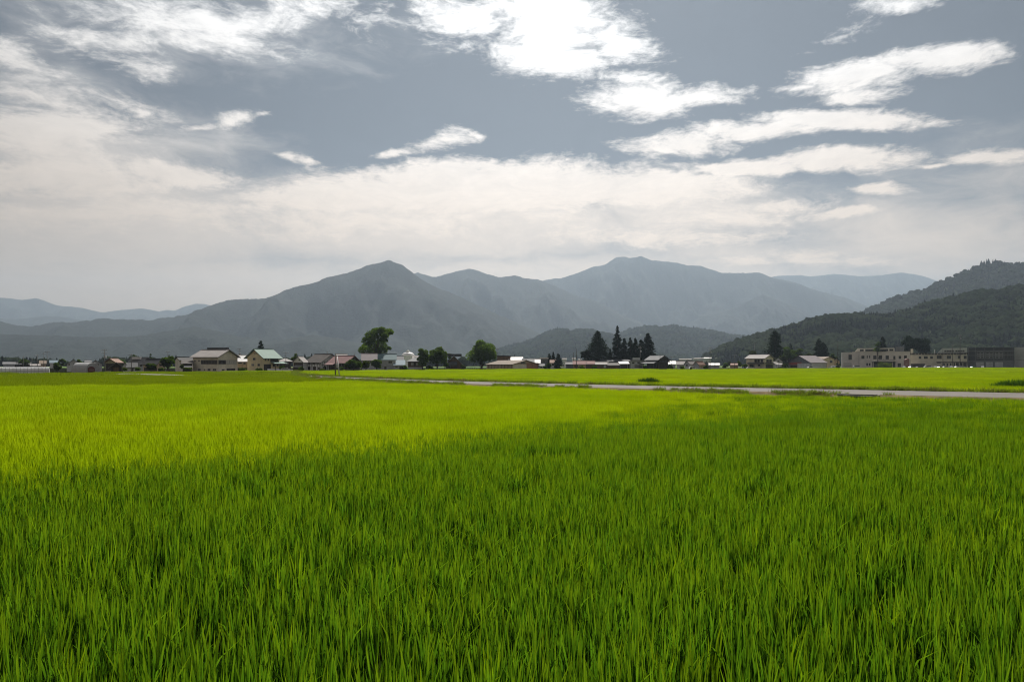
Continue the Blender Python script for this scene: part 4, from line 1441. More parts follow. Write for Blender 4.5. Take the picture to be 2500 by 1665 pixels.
# ---------------------------------------------------------------- row of little roofs right of centre
h = house('house', 'first little white roof right of the dark timber house', 1633, 1649, 1649, 34, 888, 881.5, 'A', 0, W_PALE, R_WHITE, depth=6)
h = house('house', 'second little house with a pale patchy roof right of the dark timber house', 1652, 1670, 1670, 30, 889.5, 881.5, 'A', 0, W_PALE, R_PINKW, depth=6)
h = house('house', 'green grey gabled cottage with a cream right roof slope', 1672, 1684, 1697, 22, 888, 881, 'A', -48, W_PALE, R_PINKW)
few(h, 'B', [(1675, 1679, 890, 894)])
h = house('house', 'grey cottage with a reddish brown roof slope', 1694, 1706, 1720, 14, 889.5, 882.5, 'A', -48, W_GREY, R_SALMON)
h.panel('A', 1707, 1719, 891, 898, W_TAN, 'tan_wall')
h = house('house', 'small dark gabled cottage right of the reddish brown roof', 1719, 1730, 1730, 34, 888, 882.5, 'B', 0, W_SLATE, R_GREY, depth=6)
h = house('house', 'white roofed cottage behind the tall crossarm pole', 1729, 1756, 1756, 40, 891, 886.8, 'A', 0, W_GREY, R_WHITE, depth=6)
h = house('house', 'tiny house with a pink roof among bushes left of the beige house', 1782, 1802, 1802, 40, 891, 887.4, 'A', 0, W_TAN, R_SALMON, depth=6)
for i, (a, b, y0, y1, dd1, lab) in enumerate([(1658, 1688, 877, 875.8, 820, 'far long white greenhouse roof, leftmost in the distant gap'), (1692, 1706, 876, 875, 800, 'far small white roof in the distant gap'),
                                     (1696, 1722, 875, 874, 860, 'far pale roof, second level in the distant gap'), (1719, 1736, 874.4, 872.8, 840, 'far brightest white roof behind the crossarm pole')]):
    house('storehouse', lab, a, b, b, 0, y0, y1, 'A', 0, W_GREY, [R_PINKW, R_PINKW, R_PINKW, R_WHITE][i], depth=10, d=dd1, cat='storehouse')
for i, (a, b, y0, y1, dd1, lab) in enumerate([(8, 36, 889, 884, 420, 'far grey farm building at the left edge behind the white tunnel'), (36, 75, 890, 884.5, 430, 'far dark long shed behind the white tunnel'), (97, 112, 888, 880.5, 460, 'far tan building behind the two close poles'),
                                              (122, 152, 886, 879.5, 480, 'far pale hall left of the grey gabled house'), (75, 97, 893, 889, 400, 'far white low roof beside the leftmost poles'), (208, 222, 884, 880, 420, 'far grey roof between two grey gabled houses')]):
    house('storehouse', lab, a, b, b, 0, y0, y1, 'A', 0, [W_GREY, W_DARK, W_TAN, W_PALE, W_PALE, W_GREY][i], [R_GREY, R_DGREY, R_TANB, R_BLUE, R_PINKW, R_GREY][i], depth=12, d=dd1, cat='storehouse')
for i, (a, b, y0, y1, dd1, lab) in enumerate([(966, 984, 880, 869.5, 420, 'far pale hall left of the white dome'), (1008, 1020, 876, 868.5, 470, 'far white hall between dome and twin trees'), (1326, 1335, 875.5, 874, 520, 'far white roof left of the small conifers'),
                                              (1373, 1383, 876.5, 875, 620, 'far white roof right of the small conifers'), (1397, 1406, 876, 874.6, 640, 'far white roof behind the two close poles'), (1413, 1419, 878.5, 877, 560, 'far small white roof left of the widest conifer')]):
    house('storehouse', lab, a, b, b, 0, y0, y1, 'A', 0, W_PALE, [R_GREY, R_PINKW][i > 0], depth=10, d=dd1, cat='storehouse')

# ---------------------------------------------------------------- beige two-storey house, warehouse
h = house('house', 'beige two-storey house with a pale tan roof and dark shutters', 1822, 1867, 1888, 8, 874, 866, 'A', 38 , W_CREAM, R_PINKW, over=.8, thick=.18)
few(h, 'A', [(1842, 1848, 877.5, 884.5), (1849, 1855, 877.5, 884.5), (1857, 1863, 877.5, 884.5)], frame=FRAME_D)
few(h, 'B', [(1871, 1877, 877.5, 884.5), (1878, 1884, 877.5, 884.5)], frame=FRAME_D)
h.lean('A', 1826, 1867, 885.5, 888, 1.2, R_DGREY, posts=False)
h.lean('B', 1867, 1888, 885.5, 888, 1.2, R_DGREY, posts=False)
h.lean('A', 1846, 1864, 887.2, 889.2, 2.0, R_TANB)
few(h, 'A', [(1830, 1840, 890, 897), (1851, 1856, 889.5, 894)], frame=FRAME_D)
h.panel('B', 1869, 1887, 889.5, 899, W_DARK, 'open_garage_shade')  # dark panel stands for the shaded inside of the garage
h = house('house', 'white gabled cottage right of the beige two-storey house', 1889, 1911, 1911, 24, 883, 874, 'B', 0, W_PALE, R_GREY, depth=8)
few(h, 'A', [(1898, 1903, 880, 884)])
for a, b, y, lab in ((1888, 1902, 885.8, 'carport with a pale roof beside the white gabled cottage, left bay'), (1896, 1915, 889.2, 'lower carport with a pale roof beside the white gabled cottage, right bay')):
    d0 = dv(a) + 9
    e = empty('carport', (xat((a + b) / 2, d0), d0, 0), 0, lab, 'carport')
    w = (b - a) / F * d0 / 2
    z1 = zat(y, d0)
    MB().prism([(0, z1 - .2), (4, z1 + .35), (4, z1 + .45), (0, z1 - .1)], 'x', -w, w).build('roof', R_PINKW, e)
    for x in (-w + .15, w - .15):
        for y_ in (.15, 3.85):
            MB().box(x - .06, x + .06, y_ - .06, y_ + .06, 0, z1 - .2 + .13 * y_).build('post', FRAME_D, e)
h = house('warehouse', 'dark warehouse with a wide slanting roof and a red band', 1924, 1980, 2018, 4, 885.2, 868.4, 'A', -34, W_SLATE, R_MAUVE, cat='warehouse', over=.6)
h.panel('B', 1925, 1957, 884.5, 891, W_RED, 'red_band')
h.panel('B', 1930, 1946, 892, 898, W_DARK, 'door')
h.panel('B', 1947, 1979, 887, 898.5, W_PALE, 'pale_wall')
h.panel('A', 1981, 2017, 886.5, 898.5, W_PALE, 'pale_wall')
few(h, 'A', [(1984, 1994, 890, 893), (2000, 2004, 892, 898)])
few(h, 'B', [(1972, 1977, 890, 894)])
h = house('house', 'cream house with a tan roof behind the dark warehouse', 1984, 2012, 2037, 34, 876.5, 871, 'A', 42, W_YELLOW, R_TANB)
few(h, 'B', [(2026, 2032, 880, 886)])
h = house('shed', 'small tan shed between the cream house and the long beige building', 2034, 2050, 2050, 36, 882, 876, 'B', 0, W_TAN, R_GREY, depth=6, cat='shed')

# ---------------------------------------------------------------- long beige school-like building
SW = dict(frame=FRAME_D)
h = house('public_building', 'long beige two-storey building with a round porch canopy', 2080, 2222, 2222, 8, 858.5, 857.6, 'flat', 0, W_SCHOOL, W_SCHOOL2, cat='building', depth=14, over=.12)
S1 = h
zc = lambda y: zat(y, h.d) - h.base
def fx(px):
    return -S1.sA(px)
MBs = MB()
MBs.prism([(fx(2086), h.ze + .3), (fx(2183), h.ze + .3), (fx(2183), zat(849, h.d)), (fx(2093), zat(849, h.d))], 'y', 2.5, 10)
cl = MBs.build('clerestory', W_SCHOOL, h.e)
for a, b in ((2099, 2108), (2112, 2138), (2142, 2168), (2171, 2181)):
    xa, xb = fx(a), fx(b)
    f = MB().box(xa, xb, 2.42, 2.52, zat(856.5, h.d), zat(851.3, h.d)).build('window', FRAME_D, cl)
    k = int((b - a) // 4)
    for i in range(k):
        u0, u1 = xa + (xb - xa) * (i + .08) / k, xa + (xb - xa) * (i + .92) / k
        MB().box(u0, u1, 2.38, 2.47, zat(856.0, h.d), zat(851.8, h.d)).build('pane', GLASS, f)
MB().box(fx(2186), fx(2207), 4, 9, h.ze + .3, zat(846, h.d)).build('plant_room', W_SLATE, h.e)
few(h, 'A', [(2103, 2110.5, 868.5, 876), (2116, 2118.5, 868, 874.5), (2122, 2124.5, 868, 874.5), (2132, 2140, 868, 877), (2145, 2153.5, 868, 877), (2162, 2170, 868, 877), (2181, 2186, 869, 877), (2194, 2200, 869, 876), (2207, 2214, 868, 876.5)], **SW)
few(h, 'A', [(2115, 2119, 886.5, 893), (2121.5, 2125, 886.5, 893), (2191.5, 2199.5, 887, 896)], **SW)
h.panel('A', 2130, 2186, 883.5, 897, W_DARK, 'porch_recess_shade')  # shade under the porch painted as a flat dark panel
for q in (2132, 2158, 2162, 2178):
    h.panel('A', q, q + 1.6, 883.5, 897, W_SCHOOL, 'porch_column', .5)
xa, xb = fx(2128), fx(2188)
n = 24
ca, cb_ = (xa + xb) / 2, (xb - xa) / 2
V = []
zt_, zb_ = zat(878.5, h.d), zat(882.5, h.d)
mbp = MB()
pts = [(ca + cb_ * math.cos(math.pi + math.pi * k / n), .0 - 4.2 * math.sin(math.pi * k / n)) for k in range(n + 1)]
mbp.prism([(p[0], p[1]) for p in pts], 'z', zb_, zb_ + .55)
pts2 = [(ca + .18 * cb_ + cb_ * .72 * math.cos(math.pi + math.pi * k / n), -3.6 * math.sin(math.pi * k / n)) for k in range(n + 1)]
can = mbp.build('porch_canopy', W_SCHOOL, h.e)
MB().prism(pts2, 'z', zb_ + .56, zt_).build('canopy_top', R_PINKW, can)
# rounded end bay
e2 = MB()
n = 12
pl = [(h.x0 - .02, .3)]
wq = fx(2080) - fx(2052)
for k in range(n + 1):
    t = math.pi / 2 * k / n
    pl.append((h.x0 - wq * math.sin(t), .3 + 5 * (1 - math.cos(t))))
pl += [(h.x0 - wq, 12), (h.x0 - .02, 12)]
e2.prism(pl, 'z', 0, zat(858.8, h.d)).build('rounded_end_bay', W_SCHOOL, h.e)
for i, (a, b, y0, y1) in enumerate([(2071.5, 2080, 865, 877.5), (2060, 2079, 886, 894)]):
    xa, xb = fx(a), fx(b)
    f = MB().box(xa, xb - .1, .12, .6, zat(y1, h.d), zat(y0, h.d)).build('window', FRAME_D if i == 0 else FRAME, h.e)
    MB().box(xa + .15, xb - .25, .08, .5, zat(y1, h.d) + .12, zat(y0, h.d) - .12).build('pane', GLASS if i == 0 else BLIND, f)
MB().tube([(fx(2097), -.12, 0), (fx(2097), -.12, zat(865, h.d))], [.09, .09], 6).build('drain_pipe', FRAME_D, h.e)

h = house('public_building', 'middle olive beige wing with a dark roof edge and small square windows', 2222.5, 2361.5, 2361.5, 10, 865.5, 861.5, 'flat', 0, W_SCHOOL2, W_DARK, cat='building', depth=12, over=.35)
few(h, 'A', [(2243, 2249, 870, 876), (2255.5, 2265, 870, 876), (2271, 2277.5, 870, 876), (2287, 2299, 868, 876), (2312, 2322, 868.5, 876), (2339, 2345, 868.5, 876), (2353, 2360, 868.5, 876)], **SW)
h.win('A', 2304.5, 2310, 868.5, 876, FRAME, BLIND, 0)
h.win('A', 2333, 2338, 868.5, 876, FRAME, BLIND, 0)
h.panel('A', 2286, 2361, 883.2, 884.4, W_DARK, 'balcony_edge', .9)
h.panel('A', 2287, 2297, 884.4, 886.5, W_DARK, 'vent_band')
h.panel('A', 2224, 2259, 888, 896.5, W_DARK, 'arcade_recess_shade')  # dark panels in place of the shade behind the arcade
h.panel('A', 2328, 2360, 885.5, 896.5, W_DARK, 'arcade_recess_shade')
for q in (2332, 2341, 2350):
    h.panel('A', q, q + 1.6, 885.5, 896.5, W_SCHOOL2, 'arcade_column', .5)
few(h, 'A', [(2303, 2307, 887, 894), (2311, 2315, 887, 894), (2319, 2323, 887, 894)], **SW)
for q in np.linspace(2226, 2359, 18):
    h.panel('A', q, q + .8, 862.5, 866, W_SCHOOL2, 'eave_bracket', .5)
xq = lambda px, h=h: -h.sA(px)
cl = MB().prism([(xq(2288), h.ze + 1.2), (xq(2361), h.ze + 1.2), (xq(2361), zat(849.3, h.d)), (xq(2301), zat(849.3, h.d))], 'y', 1.5, 8).build('clerestory', R_BLUE if False else paint('pale_green_panel', (0.42, 0.45, 0.42), rough=.6, var=.12), h.e)
for a, b in ((2305, 2329), (2332, 2355)):
    f = MB().box(xq(a), xq(b), 1.42, 1.52, zat(859, h.d), zat(854.5, h.d)).build('window', FRAME, cl)
    for i in range(4):
        u0, u1 = xq(a) + (xq(b) - xq(a)) * (i + .1) / 4, xq(a) + (xq(b) - xq(a)) * (i + .9) / 4
        MB().box(u0, u1, 1.38, 1.47, zat(858.4, h.d), zat(855.0, h.d)).build('pane', GLASS, f)
MB().box(xq(2223), xq(2229), 1, 3, h.ze + .8, zat(850.5, h.d)).build('chimney', W_CREAM, h.e)
MB().box(xq(2280.5), xq(2282.5), 2, 2.6, h.ze + .8, zat(852.5, h.d)).build('chimney', W_WHITE, h.e)
e = empty('sign_pillar', (xat(2214.5, dv(2214) + 3), dv(2214) + 3, 0), 0, 'reddish brown tiled pillar at the right corner of the round porch building', 'pillar')
MB().prism([(-1.5, 0), (1.5, 0), (1.5, zat(876.5, dv(2214))), (.4, zat(875, dv(2214))), (-1.5, zat(878, dv(2214)))], 'y', 0, 1.2).build('shaft', paint('red_brown_tile', (0.24, 0.115, 0.10), rough=.7, var=.2, scale=1.5), e)
MB().box(-1.0, 1.0, -.05, .0, 2.2, 3.6).build('plate', paint('dull_rose_plate', (0.30, 0.17, 0.15), rough=.6), e)

# dark framed block and grey end block
h = house('public_building', 'dark glazed block with white window grids and braced ground floor', 2362.5, 2476, 2476, 6, 848.5, 847.6, 'flat', 0, W_CHAR, W_CHAR, cat='building', depth=14, over=.1)
LT = paint('pale_steel', (0.62, 0.62, 0.63), rough=.5, var=.1)
DKS = paint('dark_steel', (0.15, 0.15, 0.16), rough=.5, var=.15)
h.panel('A', 2364, 2475, 881, 897, W_SLATE, 'ground_floor_panel', .04)
for px in (2363.5, 2380.5, 2404, 2426, 2450.5, 2472.5):
    h.panel('A', px, px + .9, 849, 897, DKS, 'column', .35)
for y in (857, 867.2, 880):
    h.panel('A', 2363, 2475.5, y, y + .9, DKS, 'beam', .28)
for a, b in ((2384.5, 2402), (2406, 2425), (2429, 2449)):
    for i in range(2):
        for j in range(3):
            u0 = a + (b - a) * i / 2 + .6
            u1 = a + (b - a) * (i + 1) / 2 - .6
            v0 = 860 + j * 5.2
            h.win('A', u0, u1, v0, v0 + 4.4, LT, GLASS, 0)
for a in (2453, 2461):
    for j in range(3):
        h.win('A', a, a + 6.5, 860 + j * 5.2, 864.4 + j * 5.2, DKS, GLASS, 0)
for a, b in ((2366, 2379), (2452, 2471)):
    for s_ in (0, 1):
        q0, z0 = h.where('A', a, 895 if s_ else 883)
        q1, z1 = h.where('A', b, 883 if s_ else 895)
        MB().tube([(q0 * -h.sg, -.22, z0), (q1 * -h.sg, -.22, z1)], [.11, .11], 6).build('brace', DKS, h.e)
for a, b in ((2383, 2402), (2407, 2424), (2429, 2449)):
    h.panel('A', a, b, 884, 896, W_GREY, 'shutter', .08)
for q in np.linspace(2366, 2470, 14):
    h.panel('A', q, q + .7, 846.2, 848.6, DKS, 'rail_post', .06)
h = house('public_building', 'plain grey concrete block cut by the right edge of the photo', 2476.5, 2560, 2560, 4, 847, 846.2, 'flat', 0, paint('grey_concrete', (0.40, 0.40, 0.41), rough=.85, var=.15, scale=.2), W_SLATE, cat='building', depth=12, over=.08)
h.panel('A', 2478, 2558, 878, 878.8, W_SLATE, 'joint_strip', .05)
few(h, 'A', [(2505, 2512, 862, 870), (2525, 2532, 862, 870)], **SW)


# ================================================================== TREES
TREE_GREEN = leafmat('tree_leaves', (0.042, 0.068, 0.018), (0.095, 0.165, 0.014), .40, .55)
TREE_LIGHT = leafmat('light_tree_leaves', (0.060, 0.085, 0.022), (0.11, 0.16, 0.015), .38, .45)
TREE_GREY = leafmat('grey_green_leaves', (0.055, 0.070, 0.032), (0.06, 0.085, 0.02), .3, .4)
CEDAR = leafmat('cedar_needles', (0.013, 0.024, 0.012), (0.014, 0.028, 0.007), .2, .45)
BARK = paint('bark', (0.055, 0.042, 0.03), rough=.95, var=.35, scale=2, stretch=(2, 2, .5), bump=.4)


def quads(C, N, S, asp, rng):
    """leaf sprays: one bent quad at every centre"""
    n = len(C)
    up = rng.normal(0, 1, (n, 3))
    N = N + rng.normal(0, .75, (n, 3))
    N /= np.linalg.norm(N, axis=1)[:, None] + 1e-9
    U = np.cross(N, up)
    U /= np.linalg.norm(U, axis=1)[:, None] + 1e-9
    Wv = np.cross(N, U)
    s = S[:, None]
    V = np.stack([C - U * s - Wv * s * asp * .6, C + U * s * .8 - Wv * s * asp, C + U * s + Wv * s * asp * .7, C - U * s * .7 + Wv * s * asp], 1).reshape(-1, 3)
    I = np.arange(n)[:, None] * 4 + np.arange(4)[None]
    return V, I


def broadleaf(label, px, off, ytop, ycrown, wpx, seed, mat=TREE_GREEN, lobes=15, n=2600, skew=0.0, name='tree', leaf=.30, d=None, trunk=True, flat=.5, group=None, shape=None):
    rng = np.random.default_rng(seed)
    d = d or dv(px) + off
    w = wpx / F * d / 2
    zt, zb = zat(ytop, d), max(zat(ycrown, d), .15)
    e = empty(name, (xat(px, d), d, 0), rng.uniform(0, 6.28) * 0, label, name.replace('_', ' ') if name == 'tree' else 'shrub', group)
    hc = (zt - zb)
    L = []
    for k in range(lobes):
        if shape:
            u, v, r = shape[k % len(shape)]
            c = np.array([u * w, rng.normal(0, .35) * w, zb + v * hc])
            r *= w
        else:
            for _ in range(40):
                p = rng.uniform(-1, 1, 3)
                if np.linalg.norm(p) < .92 and (np.linalg.norm(p) > .35 or k < 3):
                    break
            tz = (p[2] + 1) / 2
            r = w * rng.uniform(.34, .52) * (1.1 - .35 * tz)
            c = np.array([p[0] * (w - r * .7) + skew * w * (tz - .4), p[1] * (w - r * .7) * .9, zb + r * flat + tz * max(hc - r * 1.1, .1)])
        L.append((c, r))
    C, N, S = [], [], []
    for c, r in L:
        m = int(n * 1.5 / lobes)
        p = rng.normal(0, 1, (m, 3))
        p /= np.linalg.norm(p, axis=1)[:, None]
        p[:, 2] = np.where(p[:, 2] < -.55, -p[:, 2] * .5, p[:, 2])
        q = rng.uniform(.62, 1.08, m) ** .7
        C.append(c + p * r * q[:, None] * np.array([1, 1, .8]) + rng.normal(0, .06 * r, (m, 3)))
        N.append(p)
        S.append(rng.uniform(.5, 1.15, m) * leaf * (d / 250) ** .5)
    C = np.vstack(C)
    C[:, 2] = np.maximum(C[:, 2], .1)
    V, Q = quads(C, np.vstack(N), np.concatenate(S), .75, rng)
    if trunk:
        tb = MB()
        top = np.mean([c for c, r in L], 0)
        tb.tube([(0, 0, 0), (top[0] * .15, 0, zb * .6 + .1), (top[0] * .6, top[1] * .4, zb + hc * .35), (top[0], top[1], zb + hc * .7)], [w * .085 + .05, w * .065 + .04, w * .045, w * .015], 8)
        for c, r in L[:9]:
            s0 = np.array([top[0] * .3, 0, zb * .7 + hc * rng.uniform(0, .3)])
            tb.tube([s0, (s0 + c) / 2 + rng.normal(0, .1 * r, 3), c], [w * .035 + .02, w * .022 + .01, .02], 5)
        tb.build('trunk', BARK, e, True)
    np_mesh('crown', V, Q, mat, e)
    return e


def conifer(label, px, off, ytop, ybot, wpx, seed, n=2200, mat=CEDAR, power=.85, ragged=.3, d=None, skew=0):
    rng = np.random.default_rng(seed)
    d = d or dv(px) + off
    w = wpx / F * d / 2
    zt, zb = zat(ytop, d), max(zat(ybot, d), .4)
    e = empty('conifer_tree', (xat(px, d), d, 0), 0, label, 'conifer')
    MB().tube([(0, 0, 0), (0, 0, zb + (zt - zb) * .5), (skew, 0, zt - .3)], [w * .11 + .08, w * .07 + .05, .03], 7).build('trunk', BARK, e, True)
    nb = 95
    n = int(n * 1.7)
    C, N, S = [], [], []
    hh = zt - zb
    for b in range(nb):
        u = (b + rng.uniform(0, 1)) / nb
        z0 = zb + hh * u
        r = w * 1.25 * (1 - u) ** power * rng.uniform(1 - ragged, 1.08) + .15
        if u < .1:
            r *= .6 + 4 * u
        a = rng.uniform(0, 6.28) if b % 3 else b * 2.4
        m = int(n / nb * (1.5 - u))
        t = rng.uniform(.1, 1, m) ** .7
        wd = r * .36 * (1.15 - t * .6)
        cx = np.cos(a) * r * t + rng.normal(0, 1, m) * wd * .8
        cyv = np.sin(a) * r * t + rng.normal(0, 1, m) * wd * .8
        cz = z0 - r * .22 * t ** 1.5 + rng.normal(0, .35, m) * wd + .12 * r
        C.append(np.stack([cx + skew * u, cyv, cz], 1))
        N.append(np.stack([np.cos(a) * .4 + 0 * t, np.sin(a) * .4 + 0 * t, 1 + 0 * t], 1))
        S.append(rng.uniform(.5, 1.1, m) * .35 * (d / 300) ** .5)
    V, Q = quads(np.vstack(C), np.vstack(N), np.concatenate(S), .6, rng)
    np_mesh('crown', V, Q, mat, e)
    return e


# left houses
broadleaf('small dark round tree right of the long white tunnel', 139.5, 24, 883.5, 904, 20, 1, lobes=10, n=1200, leaf=.26)
broadleaf('rounded dark tree in front of the dark roofed house', 369, 8, 881.5, 904, 25, 2, lobes=11, n=1600)
broadleaf('spreading dark tree left of the big cream hall', 411, 7, 865.5, 901, 37, 3, lobes=14, n=2200)
broadleaf('low shrub under the spreading tree beside the cream house', 445, 10, 889, 906, 12, 4, TREE_LIGHT, lobes=6, n=500, name='shrub', trunk=False)
broadleaf('clipped dark hedge bush at the foot of the white roofed small house', 592, 8, 899, 906, 20, 5, lobes=6, n=700, name='shrub', trunk=False)
broadleaf('clipped dark hedge bush at the foot of the yellow house', 632, 5, 899.5, 906, 17, 6, lobes=6, n=700, name='shrub', trunk=False)
conifer('lone dark tree top above the mint green roof', 636.5, 80, 833, 905, 20, 7, 1500, power=.45, ragged=.45)
broadleaf('dark tree between the pink hipped roof and the little pale gable', 720, 40, 862.5, 890, 18, 8, lobes=10, n=1300)
broadleaf('low light green shrub in front of the half-timbered house', 787, 0, 901, 906, 16, 9, TREE_LIGHT, lobes=5, n=400, name='shrub', trunk=False)
broadleaf('dark bush in front of the gable of the rose roofed house', 863, -10, 875.5, 902, 42, 10, TREE_GREEN, lobes=14, n=2600, name='shrub')
broadleaf('lighter bamboo like bush between the two dark bushes', 894, -8, 881, 903, 26, 11, TREE_LIGHT, lobes=9, n=1300, name='shrub')
broadleaf('dark bush in front of the mauve roofed house', 920, -6, 874.5, 902, 30, 12, TREE_GREEN, lobes=12, n=2000, name='shrub')
KEY = [(-.55, .12, .34), (-.15, .10, .34), (.28, .12, .30), (-.75, .30, .28), (-.35, .32, .36), (.1, .35, .36), (-.6, .52, .32), (-.15, .56, .38), (.35, .55, .24), (-.4, .74, .32), (.05, .78, .34), (.45, .80, .28), (.68, .86, .26), (-.15, .90, .24), (.3, .93, .22), (.86, .82, .14), (.6, .70, .2), (.62, .22, .13)]
broadleaf('tallest spreading tree leaning right, behind the mauve and teal roofs', 921, 28, 802.5, 864, 78, 13, TREE_GREEN, lobes=18, n=6500, shape=[(a, b, c * 1.13) for a, b, c in KEY])
broadleaf('left one of the twin dark trees in front of the traditional house', 1032, -6, 847, 898, 32, 14, lobes=26, n=3200)
broadleaf('right and broader one of the twin dark trees', 1068, -8, 845, 896, 52, 15, lobes=28, n=4400)
broadleaf('big round dark tree standing alone right of the twin trees', 1175, -9, 829, 897, 86, 16, lobes=26, n=6800)
broadleaf('small pale tree at the right foot of the twin trees', 1086, -4, 866, 898, 22, 17, lobes=8, n=1000)
# centre conifers
conifer('small conifer left of the salmon roof', 1341, 26, 864, 900, 20, 18, 1200)
conifer('thin conifer behind the salmon roof', 1351, 30, 860, 900, 12, 19, 900)
conifer('small conifer right of the salmon roof', 1363, 8, 864, 899, 20, 20, 1300, power=.7)
broadleaf('dark bush at the foot of the small conifer left of the salmon roof', 1340, 6, 886, 899, 16, 21, lobes=6, n=700, name='shrub', trunk=False)
conifer('widest pyramid conifer of the centre group', 1459, 44, 808, 884, 62, 22, 4200, power=.75, ragged=.25)
broadleaf('rounded dark tree at the left foot of the widest conifer', 1432, 40, 852, 886, 32, 23, lobes=10, n=1600, mat=CEDAR)
conifer('small conifer just right of the widest one', 1489.5, 42, 852, 890, 14, 24, 900)
conifer('slender tallest conifer with ragged branches', 1507, 46, 796.5, 884, 34, 25, 3000, power=.8, ragged=.55)
conifer('first conifer right of the slender tallest one', 1524, 50, 826, 886, 24, 26, 1900, power=.6, ragged=.35)
conifer('second conifer right of the slender tallest one', 1539, 48, 825, 886, 20, 27, 1700, power=.55, ragged=.35)
conifer('third conifer right of the slender tallest one', 1551, 50, 826, 886, 26, 28, 2000, power=.7)
conifer('fourth conifer, lower and left of the bushy one', 1565, 52, 830, 886, 24, 29, 1800, power=.5)
conifer('bushy conifer at the right end of the centre group', 1582, 46, 814, 884, 38, 30, 3200, power=.6, ragged=.4)
# right side
broadleaf('light round tree behind the beige two-storey house', 1836, 40, 852, 880, 28, 31, TREE_GREY, lobes=10, n=1500)
conifer('tall blunt dark conifer behind the white gabled cottage', 1892, 60, 808.5, 878, 40, 32, 3600, power=.42, ragged=.4)
broadleaf('grey green round bush between cottage and warehouse', 1908, 40, 864, 892, 34, 33, TREE_GREY, lobes=11, n=1700)
broadleaf('wide dark tree mass left half behind the warehouse', 1927, 90, 846, 884, 40, 34, lobes=13, n=2000)
broadleaf('wide dark tree mass right half behind the warehouse', 1952, 95, 848, 884, 34, 35, lobes=12, n=1800)
conifer('thin topped tree poking out of the dark tree mass', 1930, 100, 838, 880, 10, 36, 600, power=.4)
broadleaf('dull green bush behind the middle of the warehouse', 1978, 80, 858, 888, 30, 37, TREE_GREY, lobes=9, n=1300)
conifer('dark double topped conifer left of the long beige building, taller top', 1999, 60, 827.5, 880, 24, 38, 2000, power=.6)
conifer('dark double topped conifer left of the long beige building, lower top', 2010, 62, 836, 880, 26, 39, 2000, power=.5)
broadleaf('dark bush left of the rounded end bay', 2036, 60, 858, 886, 22, 40, lobes=8, n=1000)
conifer('dark tree behind the long beige building, pointed one', 2155, 40, 822, 880, 26, 41, 2000, power=.65)
broadleaf('dark tree beside the pointed one behind the long beige building', 2143, 38, 830, 870, 20, 42, lobes=8, n=1100)
broadleaf('left one of two big dark trees behind the grey plant room', 2216, 36, 816.5, 868, 40, 43, CEDAR, lobes=16, n=3000)
broadleaf('right one of two big dark trees behind the grey plant room', 2250, 38, 817, 868, 48, 44, CEDAR, lobes=18, n=3600)
broadleaf('little bush among the far cottages right of the tall crossarm pole', 1770, 34, 886, 899, 18, 45, lobes=7, n=700, name='shrub', trunk=False)
broadleaf('round bush left of the tiny pink roofed house', 1778, 40, 880, 899, 12, 46, TREE_GREY, lobes=6, n=600, name='shrub', trunk=False)
broadleaf('dark bush right of the tiny pink roofed house', 1805, 36, 881, 899, 12, 47, lobes=6, n=600, name='shrub', trunk=False)
broadleaf('low grassy mound of shrub in front of the round porch', 2160, -3, 896.8, 899, 46, 48, TREE_LIGHT, lobes=10, n=800, name='shrub', trunk=False, leaf=.22)
for i, (a, y, w, off, lab) in enumerate([(60, 874, 26, 240, 'far dark tree left of the leftmost pole cluster'), (150, 875, 22, 250, 'far tree behind the grey gabled house'), (324, 857, 12, 190, 'far pointed tree above the white strip ridge, left'), (342, 862, 10, 190, 'far pointed tree above the white strip ridge, middle'), (367, 860, 9, 200, 'far pointed tree above the dark roofed house'),
                                         (193, 876, 16, 120, 'tree between the two grey gabled houses'), (1098, 861, 20, 120, 'far hazy tree behind the twin trees'), (300, 872, 24, 220, 'far low tree behind the olive barn')]):
    broadleaf(lab, a, off, y, 896, w, 60 + i, TREE_GREEN, lobes=8, n=700)


